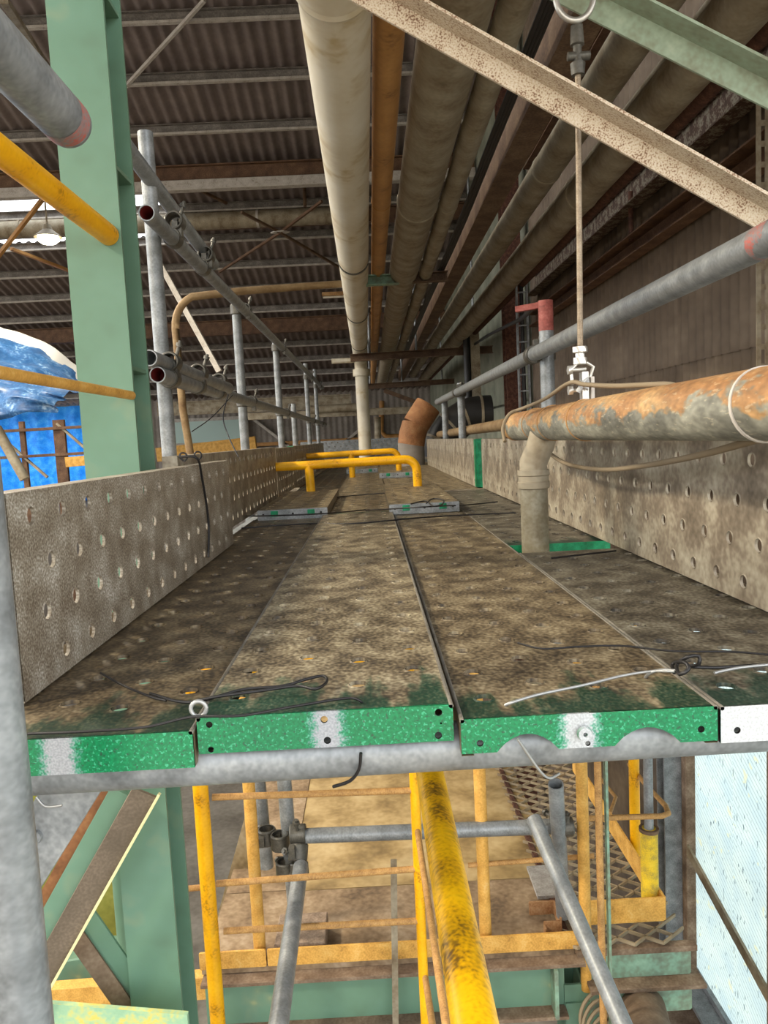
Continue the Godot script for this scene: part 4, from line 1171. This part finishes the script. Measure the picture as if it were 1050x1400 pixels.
	bd.append(Vector3(0.80, 0.27, -0.2))
	var bk := thing("black_duct", "fat black duct curving behind the right handrail posts", "duct", du.position)
	part("hose", sweep(bd, 0.17, 24), M.black, bk)
	for i in range(0, 9, 2):
		part("hoop", lathe(bd[i], bd[i + 1] - bd[i], [[-0.012, 0.17], [-0.012, 0.178], [0.012, 0.178], [0.012, 0.17]], 24), M.dusty, bk)

func deck_rails() -> void:
	# low yellow rails standing on the deck
	var r1 := thing("yellow_rail", "bright yellow low rail bent down at one end, nearest on the deck", "rail", Vector3(-0.296, 0.0, -3.64))
	var pts := [Vector3(-0.26, 0.158, 0), Vector3(0.44, 0.165, 0)]
	for i in 7:
		var a := PI / 2 * i / 6
		pts.append(Vector3(0.455 + 0.055 * sin(a), 0.165 - 0.055 * (1 - cos(a)), 0))
	pts.append(Vector3(0.512, 0.0, 0))
	part("bent_tube", sweep(pts, 0.021, 18), M.yellow, r1)
	part("middle_leg", sweep([Vector3(0, 0.16, 0), Vector3(0.005, 0.0, 0)], 0.021, 18), M.yellow, r1)
	var r2 := thing("yellow_rail", "yellow low rail standing behind the nearest one on the deck", "rail", Vector3(-0.14, 0.0, -5.5))
	var pt2 := [Vector3(-0.36, 0.168, 0), Vector3(0.28, 0.176, 0)]
	for i in 7:
		var a := PI / 2 * i / 6
		pt2.append(Vector3(0.285 + 0.05 * sin(a), 0.176 - 0.05 * (1 - cos(a)), 0))
	pt2.append(Vector3(0.336, 0.0, 0))
	part("bent_tube", sweep(pt2, 0.021, 18), M.yellow, r2)
	part("middle_leg", sweep([Vector3(0, 0.17, 0), Vector3(0.0, 0.0, 0)], 0.021, 18), M.yellow, r2)

func wires() -> void:
	var h := 0.007
	wire("tie_wire", "doubled black wire loop lying on the pale worn plank", [Vector3(-0.253, 0.006, -0.818), Vector3(-0.198, 0.010, -0.770), Vector3(-0.147, 0.016, -0.783), Vector3(-0.105, 0.018, -0.782), Vector3(-0.079, 0.020, -0.796), Vector3(-0.063, 0.020, -0.803), Vector3(-0.058, 0.020, -0.783), Vector3(-0.068, 0.020, -0.761), Vector3(-0.089, 0.019, -0.777), Vector3(-0.123, 0.018, -0.771), Vector3(-0.167, 0.016, -0.766), Vector3(-0.197, 0.010, -0.770)], 0.0017, M.wire_black)
	wire("tie_wire", "long black wire lying along the green plank lips", [Vector3(-0.343, 0.004, -0.721), Vector3(-0.283, 0.005, -0.716), Vector3(-0.228, 0.006, -0.717), Vector3(-0.185, 0.012, -0.721), Vector3(-0.136, 0.014, -0.712), Vector3(-0.089, 0.014, -0.729), Vector3(-0.039, 0.014, -0.745), Vector3(-0.024, 0.014, -0.738), Vector3(-0.020, 0.006, -0.745)], 0.0014, M.wire_black)
	wire("tie_wire", "short black wire pair on the dirty brown plank", [Vector3(-0.340, 0.004, -0.913), Vector3(-0.292, 0.005, -0.853), Vector3(-0.250, 0.006, -0.808), Vector3(-0.229, 0.005, -0.794)], 0.0014, M.wire_black)
	var c := Vector3(-0.179, 0.018, -0.726)
	var ring := []
	for i in 17:
		var a := TAU * i / 16.0
		ring.append(Vector3(0.0075 * cos(a), 0.0075 * sin(a), 0.0))
	var rg := part("wire_ring", sweep(ring, 0.0022, 8), M.wire_grey, self, c)
	tag(rg, "small bright wire ring standing at the plank joint", "wire")
	wire("tie_wire", "pale wire curving over the arched-lip plank to the knot", [Vector3(0.120, 0.002, -0.735), Vector3(0.130, 0.006, -0.733), Vector3(0.159, 0.006, -0.750), Vector3(0.210, 0.006, -0.771), Vector3(0.255, 0.006, -0.793), Vector3(0.288, 0.008, -0.797), Vector3(0.307, 0.012, -0.780)], 0.0016, M.wire_grey)
	wire("tie_wire", "pale wire stub bent into a plank hole by the knot", [Vector3(0.285, -0.006, -0.811), Vector3(0.287, 0.006, -0.798), Vector3(0.298, 0.010, -0.793), Vector3(0.310, 0.012, -0.782)], 0.0018, M.wire_grey)
	wire("tie_wire", "black knotted wire at the joint beside the white lip", [Vector3(0.307, 0.010, -0.782), Vector3(0.312, 0.014, -0.799), Vector3(0.316, 0.022, -0.779), Vector3(0.317, 0.018, -0.769), Vector3(0.308, 0.012, -0.770), Vector3(0.314, 0.016, -0.792), Vector3(0.322, 0.026, -0.783), Vector3(0.334, 0.026, -0.784), Vector3(0.333, 0.018, -0.782), Vector3(0.330, 0.012, -0.794), Vector3(0.353, 0.010, -0.792), Vector3(0.380, 0.010, -0.792), Vector3(0.420, 0.010, -0.793)], 0.0021, M.wire_black)
	wire("tie_wire", "thin black wire lying across the grey plank past the knot", [Vector3(0.174, 0.004, -0.949), Vector3(0.198, 0.005, -0.914), Vector3(0.241, 0.005, -0.915), Vector3(0.292, 0.006, -0.905), Vector3(0.342, 0.006, -0.873), Vector3(0.404, 0.006, -0.858), Vector3(0.443, 0.006, -0.836)], 0.0013, M.wire_black)
	wire("tie_wire", "stiff grey wire end pointing at the knot from the wall side", [Vector3(0.349, 0.008, -0.781), Vector3(0.378, 0.010, -0.787), Vector3(0.417, 0.012, -0.787)], 0.0017, M.wire_grey)
	wire("tie_wire", "black wire hanging round the front tube under the pale plank", [Vector3(-0.024, -0.031, -0.716), Vector3(-0.027, -0.050, -0.722), Vector3(-0.037, -0.064, -0.728), Vector3(-0.054, -0.072, -0.735)], 0.0017, M.wire_black)
	wire("tie_wire", "pale wire hanging down round the front tube under the arches", [Vector3(0.127, -0.023, -0.710), Vector3(0.138, -0.042, -0.716), Vector3(0.151, -0.063, -0.722), Vector3(0.161, -0.073, -0.730), Vector3(0.174, -0.076, -0.745)], 0.0014, M.wire_grey)
	wire("tie_wire", "short black wire lying at the far end of the grey plank", [Vector3(0.367, 0.003, -1.588), Vector3(0.427, 0.004, -1.602), Vector3(0.518, 0.004, -1.634)], 0.0022, M.wire_black)
	var more := [[[Vector3(-0.429, 0.004, -2.468), Vector3(-0.218, 0.006, -2.483), Vector3(-0.072, 0.012, -2.362), Vector3(0.112, 0.014, -2.407), Vector3(0.213, 0.006, -2.505), Vector3(0.360, 0.004, -2.524), Vector3(0.468, 0.004, -2.518)], "black tie wire across the deck in front of the short planks"],
		[[Vector3(-0.029, 0.012, -2.777), Vector3(0.162, 0.045, -2.447), Vector3(0.353, 0.008, -2.850), Vector3(0.473, 0.008, -2.911)], "black tie wire across the right short plank"],
		[[Vector3(0.127, 0.045, -2.579), Vector3(0.180, 0.048, -2.632), Vector3(0.190, 0.046, -2.447), Vector3(0.222, 0.046, -2.483), Vector3(0.238, 0.050, -2.602), Vector3(0.210, 0.050, -2.684), Vector3(0.178, 0.046, -2.566)], "curled black wire lying on the right short plank"],
		[[Vector3(-0.523, 0.006, -2.871), Vector3(-0.324, 0.042, -2.439), Vector3(-0.153, 0.042, -2.423), Vector3(-0.029, 0.012, -2.806)], "black tie wire across the left short plank"],
		[[Vector3(-0.168, 0.010, -3.525), Vector3(-0.034, 0.012, -3.592), Vector3(0.170, 0.020, -3.528), Vector3(0.326, 0.010, -3.772)], "black tie wire across the deck behind the yellow leg"]]
	for m in more:
		wire("tie_wire", m[1], m[0], 0.0026, M.wire_black)

# ---------------------------------------------------------------- below the deck
func below() -> void:
	var fy := -1.45
	# lower platform floor sheets
	var pf := thing("lower_platform", "tan sheeted platform floor seen below the scaffold deck", "platform", Vector3(0, fy, 0))
	for i in 3:
		for j in 3:
			var m: Material = M.floor_sheet if (i == 1 and j > 0) or (i == 2 and j == 1) else M.floor_dirty
			var wz: float = [0.42, 1.2, 1.6][j]
			var z0: float = [-2.40, -2.825, -4.03][j]
			part("floor_sheet", box(Vector3([0.25, 0.99, 0.05][i], 0.02, wz)), m, pf, Vector3([-0.52, 0.10, 0.622][i], -0.010 - 0.004 * (i % 2), z0 - wz / 2))
	part("edge_bar", box(Vector3(1.05, 0.058, 0.008)), M.yellow_old, pf, Vector3(0.10, 0.028, -2.40))
	part("edge_bar", box(Vector3(0.22, 0.058, 0.008)), M.yellow_old, pf, Vector3(-0.54, 0.028, -2.40))
	# green beam carrying the platform front
	var gb := thing("platform_beam", "green steel beam with dusty flanges carrying the platform edge", "beam", Vector3(-0.64, fy - 0.12, -2.41))
	part("web", prism(rect(0.01, 0.18), Vector3.ZERO, Vector3(1.20, 0, 0)), M.sage, gb)
	part("top_flange", prism(rect(0.12, 0.012), Vector3(0, 0.092, 0), Vector3(1.26, 0.092, 0)), M.dust, gb)
	part("bottom_flange", prism(rect(0.12, 0.012), Vector3(0, -0.09, 0), Vector3(1.20, -0.09, 0)), M.dust, gb)
	part("end_plate", box(Vector3(0.012, 0.17, 0.1)), M.sage_dusty, gb, Vector3(1.16, 0, 0.02))
	var gc := thing("platform_post", "green steel post under the platform corner", "post", Vector3(0.62, -4.3, -2.46))
	part("shaft", prism(h_section(0.125, 0.125, 0.009, 0.008), Vector3.ZERO, Vector3(0, 2.72, 0), Vector3(0, 0, 1)), M.sage, gc)
	part("knee_plate", prism(PackedVector2Array([Vector2(0, 0), Vector2(0.14, 0), Vector2(0, -0.2)]), Vector3(-0.06, 2.66, 0.07), Vector3(-0.06, 2.66, 0.06)), M.sage, gc)
	var gs := thing("lower_beam", "second green beam below the dusty-flanged one", "beam", Vector3(-0.64, fy - 0.40, -2.30))
	part("web", prism(rect(0.012, 0.16), Vector3.ZERO, Vector3(1.09, 0, 0)), M.sage_dusty, gs)
	part("flange", prism(rect(0.11, 0.012), Vector3(0, 0.08, 0.02), Vector3(1.14, 0.08, 0.02)), M.dust, gs)
	# left guard fence of the platform
	var fe := thing("yellow_guardrail", "yellow guardrail with thin rods on the lower platform edge", "guardrail", Vector3(-0.60, fy, -2.2))
	var o := fe.position
	var p1 := Vector3(-0.524, -1.056, -2.080)
	var p2 := Vector3(-0.456, -1.295, -2.440)
	var p3 := Vector3(0.306, -1.341, -2.440)
	var p4 := Vector3(0.079, -1.138, -2.150)
	part("post", sweep([Vector3(p1.x, fy - 0.55, -2.08) - o, Vector3(p1.x, fy + 1.1, -2.08) - o], 0.0215, 18), M.yellow, fe)
	part("post", sweep([Vector3(p2.x, fy - 0.10, -2.44) - o, Vector3(p2.x, fy + 1.1, -2.44) - o], 0.0205, 18), M.yellow_old, fe)
	part("post", sweep([Vector3(p3.x, fy - 0.06, -2.44) - o, Vector3(p3.x, fy + 1.1, -2.44) - o], 0.0205, 18), M.yellow_old, fe)
	part("green_foot", lathe(Vector3(p2.x, fy - 0.32, -2.44) - o, Vector3.UP, [[0, 0.024], [0.24, 0.024], [0.25, 0.02]], 18), M.sage_dusty, fe)
	part("green_foot", lathe(Vector3(p3.x, fy - 0.22, -2.44) - o, Vector3.UP, [[0, 0.022], [0.18, 0.022], [0.19, 0.02]], 18), M.sage_dusty, fe)
	part("end_post", sweep([Vector3(p4.x, fy - 0.5, -2.15) - o, Vector3(p4.x, fy + 1.1, -2.15) - o], 0.0145, 16), M.yellow, fe)
	for q in [[Vector3(-0.498, -0.719, -2.100), Vector3(0.068, -0.755, -2.150)], [Vector3(-0.504, -0.977, -2.100), Vector3(0.070, -0.996, -2.150)], [Vector3(-0.493, -1.122, -2.100), Vector3(0.072, -1.158, -2.150)]]:
		part("rod", sweep([q[0] - o, q[1] - o], 0.0095, 10), M.yellow_rod, fe)
	part("rod", sweep([Vector3(0.256, -1.164, -2.440) - o, Vector3(0.679, -1.156, -2.440) - o], 0.0085, 10), M.yellow_rod, fe)
	part("rod", sweep([Vector3(-0.723, -1.003, -2.120) - o, Vector3(-0.517, -0.985, -2.100) - o], 0.0085, 10), M.yellow_rod, fe)
	part("top_rail", sweep([Vector3(-0.7, fy + 1.1, -2.1) - o, Vector3(0.12, fy + 1.1, -2.15) - o], 0.0205, 16), M.yellow, fe)
	# rail coming towards the viewer beside the ladder opening
	var lr := thing("yellow_ladder_rail", "scuffed bright yellow rail running out under the deck with two thin rods", "rail", Vector3(0.073, -0.30, -1.45))
	part("top_tube", sweep([Vector3.ZERO, Vector3(0, 0, 1.9)], 0.0235, 28), M.yellow_scuffed, lr)
	var l1 := Vector3(0.080, -0.855, -2.100)
	var l2 := Vector3(0.088, -0.829, -1.320)
	part("rod", sweep([l1 - lr.position, l2 - lr.position], 0.0085, 12), M.yellow_rod, lr)
	var l3 := Vector3(0.075, -1.154, -1.900)
	var l4 := Vector3(0.077, -1.074, -1.600)
	part("rod", sweep([l3 - lr.position, l4 - lr.position], 0.0085, 12), M.yellow_rod, lr)
	bar("steel_strip", "thin grey upright flat bar standing before the platform edge", "bar", rect(0.02, 0.006), Vector3(0.008, -1.060, -2.320), Vector3(-0.014, -1.671, -2.320), Vector3(0, 0, 1), M.dusty)
	# scaffold below: uprights, ledger, raking struts
	var u1 := Vector3(-0.349, -1.124, -2.360)
	var sv := thing("lower_standard", "lower scaffold upright on a timber block beside the fence", "post", Vector3(u1.x, fy + 0.10, -2.50))
	part("shaft", sweep([Vector3(0.01, 0.02, 0), Vector3(-0.01, 1.2, 0)], 0.0243, 24), M.galv, sv)
	part("foot_cone", lathe(Vector3(0.012, 0.07, 0), Vector3.DOWN, [[0, 0.0243], [0.05, 0.018], [0.07, 0.018]], 20), M.galv, sv)
	pipe("lower_standard", "short scaffold upright clipped behind the lower one", "post", Vector3(-0.445, -1.233, -2.620), Vector3(-0.455, -0.866, -2.620), 0.0243, M.galv)
	var wb := part("timber_block", box(Vector3(0.17, 0.06, 0.16)), M.wood, self, Vector3(u1.x + 0.03, fy + 0.03, -2.50))
	tag(wb, "grey timber block under the lower scaffold upright", "block")
	pipe("lower_ledger", "grey ledger tube spanning between the lower scaffold uprights", "tube", Vector3(-0.284, -1.019, -2.420), Vector3(0.603, -1.035, -2.420), 0.0243, M.galv, "", 24)
	pipe("raking_strut", "raking galvanised strut beside the timber block", "strut", Vector3(-0.292, -1.090, -2.360), Vector3(-0.279, -1.068, -1.620), 0.0243, M.galv, "", 24)
	pipe("raking_strut", "raking galvanised strut in front of the mesh walkway", "strut", Vector3(0.466, -0.974, -2.360), Vector3(0.567, -1.240, -1.750), 0.0243, M.galv, "", 24)
	var u2 := Vector3(0.559, -0.960, -2.420)
	pipe("lower_standard", "open-topped lower scaffold upright at the mesh walkway", "post", Vector3(0.526, -0.831, -2.300), Vector3(0.585, -1.397, -2.500), 0.0243, M.galv, "", 24, 0.06)
	coupler("coupler at the top of the raking strut by the timber block", Vector3(-0.302, -1.063, -2.400), Vector3(-0.1, -1, 0.6), Vector3(0, 0.052, -0.02), Vector3.RIGHT)
	coupler("coupler joining the ledger and the upright over the timber block", Vector3(-0.357, -1.150, -2.460), Vector3.UP, Vector3(0.05, 0.0, 0.02), Vector3(0.1, -1, 0.4))
	coupler("coupler clipping the two uprights above the timber block", Vector3(-0.368, -1.054, -2.460), Vector3.UP, Vector3(-0.05, 0, -0.04), Vector3.UP)
	coupler("coupler joining the ledger to the open-topped upright", Vector3(0.569, -1.015, -2.380), Vector3.RIGHT, Vector3(-0.01, 0.0, -0.045), Vector3.UP)
	# mesh walkway on the right
	mesh_walkway(fy)
	# green braces at the lower left, in front of the column
	var b1 := thing("channel_brace", "big raking green channel with a dusty brown flange under the deck", "brace", Vector3(-0.527, -0.459, -1.600))
	var bd := Vector3(-0.840, -0.953, -1.600) - b1.position
	part("web", prism(rect(0.05, 0.008), Vector3(-0.045, 0.0, 0), bd + Vector3(-0.045, 0.0, 0), Vector3(0, 0, 1)), M.sage, b1)
	part("flange", prism(rect(0.058, 0.008), Vector3(0.012, 0.004, 0.02), bd + Vector3(0.012, 0.004, 0.02), Vector3(0.35, 0.2, 1)), M.brace_brown, b1)
	part("edge_strip", prism(rect(0.006, 0.01), Vector3(0.042, 0.0, 0.022), bd + Vector3(0.042, 0.0, 0.022), Vector3(0, 0, 1)), M.cream_edge, b1)
	part("rust_strip", prism(rect(0.028, 0.006), Vector3(-0.085, 0.0, -0.01), bd + Vector3(-0.085, 0.0, -0.01), Vector3(0, 0, 1)), M.rust_plain_dark, b1)
	var b2 := thing("angle_brace", "green and brown angle brace meeting the column near its foot", "brace", Vector3(-0.740, -0.822, -1.720))
	var b2d := Vector3(-0.617, -1.046, -1.720) - b2.position
	part("upper_leg", prism(rect(0.05, 0.007), Vector3(0.012, 0.018, 0), b2d + Vector3(0.012, 0.018, 0), Vector3(0, 0, 1)), M.sage, b2)
	part("lower_leg", prism(rect(0.04, 0.007), Vector3(-0.012, -0.018, 0.015), b2d + Vector3(-0.012, -0.018, 0.015), Vector3(0, 0.5, 1)), M.dust, b2)
	var gp := part("gusset_plate", prism(PackedVector2Array([Vector2(-0.40, -0.2), Vector2(0.0, -0.2), Vector2(0.0, 0.0), Vector2(-0.40, 0.06)]), Vector3(0, 0, 0.006), Vector3(0, 0, -0.006)), M.sage_stain, self, Vector3(-0.468, -0.978, -1.600))
	tag(gp, "pale green gusset plate stained yellow at the column foot", "plate")
	var ob := part("orange_beam", prism(rect(0.05, 0.09), Vector3.ZERO, Vector3(0.85, 0.02, 0)), M.yellow_old, self, Vector3(-1.318, -1.739, -2.700))
	tag(ob, "orange beam behind the green angle brace", "beam")
	var ol := part("olive_panel", box(Vector3(0.85, 3.2, 0.02)), M.olive, self, Vector3(-1.327, -1.620, -3.200) + Vector3(0, -1.05, 0))
	tag(ol, "olive green panel behind the green column", "panel")
	bar("green_beam", "green beam lying below the olive panel", "beam", rect(0.12, 0.09), Vector3(-1.403, -1.754, -2.900), Vector3(-1.022, -1.715, -2.900), Vector3.UP, M.sage)
	pipe("green_post", "green post standing just behind the green column", "post", Vector3(-0.768, -0.725, -2.100), Vector3(-0.769, -1.393, -2.100), 0.03, M.sage)
	# plastic-wrapped sheet leaning
	var ps := part("leaning_sheet", prism(PackedVector2Array([Vector2(-0.16, -0.32), Vector2(0.12, -0.32), Vector2(0.14, 0.34), Vector2(0.06, 0.34)]), Vector3(0, 0, 0.006), Vector3(0, 0, -0.006)), M.film, self, Vector3(-0.634, -1.538, -3.000))
	tag(ps, "glossy film-wrapped sheet leaning behind the yellow posts", "sheet")

func mesh_walkway(fy: float) -> void:
	var t := thing("mesh_walkway", "expanded-metal walkway beside the window, below the deck", "walkway", Vector3(0.80, fy, -2.40))
	var st := SurfaceTool.new()
	st.begin(Mesh.PRIMITIVE_TRIANGLES)
	st.set_smooth_group(-1)
	var x0 := -0.195
	var nx := 4
	var px := 0.095
	var pz := 0.072
	var strand := PackedVector2Array([Vector2(-0.003, -0.005), Vector2(0.003, -0.005), Vector2(0.003, 0.006), Vector2(-0.003, 0.006)])
	for j in 40:
		for i in nx:
			var a := Vector3(x0 + i * px + (px / 2 if j % 2 else 0.0), 0.006, -j * pz / 2 + 0.012)
			var b := a + Vector3(px / 2, 0, -pz / 2)
			var c := a + Vector3(-px / 2, 0, -pz / 2)
			add_prism(st, strand, a, b)
			add_prism(st, strand, a, c)
	st.generate_normals()
	var mesh := part("expanded_mesh", st.commit(), M.mesh_tan, t)
	mesh.set_meta("kind", "stuff")
	part("kick_plate", box(Vector3(0.28, 0.085, 0.008)), M.yellow_old, t, Vector3(-0.006, 0.06, -0.09))
	part("kick_plate", box(Vector3(0.008, 0.085, 1.2)), M.yellow_old, t, Vector3(0.134, 0.06, -0.69))
	part("rust_edge", box(Vector3(0.02, 0.03, 1.9)), M.rust_dark, t, Vector3(-0.215, -0.004, -0.95))
	part("edge_strip", box(Vector3(0.40, 0.02, 0.03)), M.dust, t, Vector3(0.0, -0.012, 0.005))
	part("front_beam", box(Vector3(0.34, 0.10, 0.03)), M.sage_dusty, t, Vector3(0.01, -0.055, 0.0))
	part("shelf_plate", box(Vector3(0.38, 0.012, 0.10)), M.dust, t, Vector3(0.02, -0.112, 0.02))
	part("lower_beam", box(Vector3(0.34, 0.11, 0.02)), M.sage_dusty, t, Vector3(0.01, -0.175, 0.01))
	for q in [[Vector3(0.634, -1.156, -2.400), 0.0195, M.yellow_old, -0.15], [Vector3(0.630, -1.040, -2.200), 0.011, M.yellow_rod, -0.12]]:
		part("post", sweep([Vector3(q[0].x, fy + q[3], q[0].z) - t.position, Vector3(q[0].x, fy + 1.1, q[0].z) - t.position], q[1], 16), q[2], t)
	part("green_strip", box(Vector3(0.008, 1.25, 0.02)), M.sage_dusty, t, Vector3(Vector3(0.643, -1.040, -2.200).x - 0.80 + 0.012, 0.48, 0.195))
	# far railing of the walkway
	var yp := Vector3(0.905, -1.421, -2.550)
	part("socket_post", sweep([Vector3(yp.x, fy + 0.04, -2.55) - t.position, Vector3(yp.x, fy + 0.32, -2.55) - t.position], 0.030, 20), M.yellow_dirty, t)
	part("socket_rim", lathe(Vector3(yp.x, fy + 0.31, -2.55) - t.position, Vector3.UP, [[0, 0.030], [0, 0.034], [0.012, 0.034], [0.012, 0.024]], 20), M.brown, t)
	part("inner_tube", sweep([Vector3(yp.x, fy + 0.25, -2.55) - t.position, Vector3(yp.x, fy + 1.0, -2.55) - t.position], 0.016, 16), M.galv, t)
	var y2 := Vector3(0.974, -1.282, -2.900)
	part("post", sweep([Vector3(y2.x, fy + 0.02, -2.9) - t.position, Vector3(y2.x, fy + 1.0, -2.9) - t.position], 0.0205, 16), M.yellow, t)
	var loop := [Vector3(0.656, -1.029, -2.450), Vector3(0.810, -1.043, -2.470), Vector3(0.933, -1.062, -2.500), Vector3(0.963, -1.064, -2.520), Vector3(0.984, -1.078, -2.600), Vector3(0.990, -1.100, -2.800), Vector3(0.988, -1.100, -3.000)]
	part("loop_rail", sweep(loop.map(func(v): return v - t.position), 0.0095, 10), M.yellow_rod, t)
	part("bent_rod", sweep([Vector3(0.843, -1.108, -2.900) - t.position, Vector3(0.853, -1.111, -2.750) - t.position, Vector3(0.785, -1.094, -2.600) - t.position], 0.007, 8), M.yellow_rod, t)
	# steel angle offcut on the platform, tie-down plate, pipe and hose below
	var off := thing("bent_bracket", "rusty bent steel bracket lying on the platform floor", "bracket", Vector3(0.525, -1.440, -2.522))
	part("plate", box(Vector3(0.09, 0.05, 0.006)), M.oxide_tan, off, Vector3(0, 0.025, -0.05))
	part("plate", box(Vector3(0.006, 0.05, 0.10)), M.oxide_tan, off, Vector3(0.045, 0.025, 0.0))
	part("plate", box(Vector3(0.06, 0.04, 0.006)), M.oxide_tan, off, Vector3(0.015, 0.02, 0.05))
	part("tab", box(Vector3(0.006, 0.07, 0.03)), M.oxide_tan, off, Vector3(-0.012, -0.005, 0.06))
	var bp := part("steel_plate", box(Vector3(0.10, 0.012, 0.20)), M.plate_grey, self, Vector3(0.580, -1.435, -2.762))
	tag(bp, "grey steel plate lying beside the rusty bracket", "plate")
	pipe("lower_pipe", "dusty brown pipe running below the mesh walkway", "pipe", Vector3(0.896, -1.780, -2.700), Vector3(0.689, -1.491, -1.900), 0.075, M.dust, "", 24)
	var hose := thing("coiled_hose", "coiled hose end hanging under the platform corner", "hose", Vector3(0.649, -1.647, -2.350))
	for k in 5:
		part("coil", lathe(Vector3(0.006 * k, -0.02 * k, 0.01 * k), Vector3(0.5, 0.1, 1), [[-0.004, 0.062], [-0.006, 0.07], [0.0, 0.074], [0.006, 0.07], [0.004, 0.062]], 24), M.cord, hose)

# ---------------------------------------------------------------- far end of the hall
func far_end() -> void:
	var w := setting("window_2")
	part("frame", box(Vector3(1.75, 0.6, 0.05)), M.white_steel, w, Vector3(-3.564, 0.603, -17.000))
	part("pane", box(Vector3(1.6, 0.46, 0.03)), M.far_glass, w, Vector3(-3.554, 0.602, -16.950))
	bar("tie_beam", "dark tie beam crossing the hall before the end wall", "beam", h_section(0.14, 0.26, 0.02, 0.02), Vector3(-4.069, 1.029, -15.000), Vector3(-0.331, 1.019, -15.000), Vector3.UP, M.dusty)
	bar("tie_beam", "slim grey beam crossing behind the far posts", "beam", rect(0.08, 0.12), Vector3(-2.217, 0.758, -13.500), Vector3(1.033, 0.729, -13.500), Vector3.UP, M.dusty)
	pipe("cross_pipe", "pale pipe crossing the hall beyond the cream pipe's bend", "pipe", Vector3(-0.999, 0.823, -13.420), Vector3(-0.048, 0.828, -13.420), 0.07, M.dusty)
	bar("orange_girder", "long orange-tan girder below the far wall window", "girder", rect(0.12, 0.28), Vector3(-4.273, 0.156, -15.500), Vector3(-2.289, 0.293, -15.500), Vector3.UP, M.yellow_old)
	bar("far_ledge", "thin orange ledge running along the far wall", "ledge", rect(0.1, 0.08), Vector3(-3.496, 0.262, -17.100), Vector3(-0.097, 0.275, -17.100), Vector3.UP, M.tan)
	bar("far_brace", "pale diagonal brace on the far wall left of the posts", "brace", rect(0.1, 0.06), Vector3(-2.570, 0.845, -17.100), Vector3(-1.803, 0.196, -17.100), Vector3.UP, M.white_steel)
	bar("far_brace", "pale diagonal brace on the far wall by the cream down pipe", "brace", rect(0.1, 0.06), Vector3(-0.081, 0.596, -17.100), Vector3(-0.588, 0.202, -17.100), Vector3.UP, M.white_steel)
	var yp := [Vector3(0.300, 1.092, -17.100), Vector3(0.251, 0.419, -17.100), Vector3(0.359, 0.301, -17.100), Vector3(0.797, 0.296, -17.100)]
	var c := part("yellow_pipe", sweep(yp.map(func(v): return v - yp[0]), 0.056, 12), M.tan, self, yp[0])
	tag(c, "yellow pipe bending near the far wall", "pipe")
	bar("rack_strut", "brown diagonal strut under the far end of the pipe rack", "strut", rect(0.05, 0.06), Vector3(0.244, 0.977, -11.600), Vector3(0.814, 0.744, -11.600), Vector3.UP, M.brown)
	pipe("far_post", "grey post under the far end of the pipe rack", "post", Vector3(0.152, 0.658, -14.000), Vector3(0.133, -0.002, -14.000), 0.06, M.dusty)
	var tl := thing("tube_lamp", "unlit pale strip lamp under the roof beside the cream pipe", "lamp", Vector3(-0.386, 2.401, -11.500))
	part("housing", box(Vector3(0.42, 0.05, 0.10)), M.rust_plain, tl)
	part("tube", sweep([Vector3(-0.2, -0.04, 0.0), Vector3(0.2, -0.04, 0.0)], 0.016, 10), M.pvc, tl)
	bar("deck_stringer", "grey stringer under the left edge of the far deck", "stringer", rect(0.05, 0.1), Vector3(-0.62, -0.16, -2.9), Vector3(-0.62, -0.16, -11.6), Vector3.UP, M.galv)
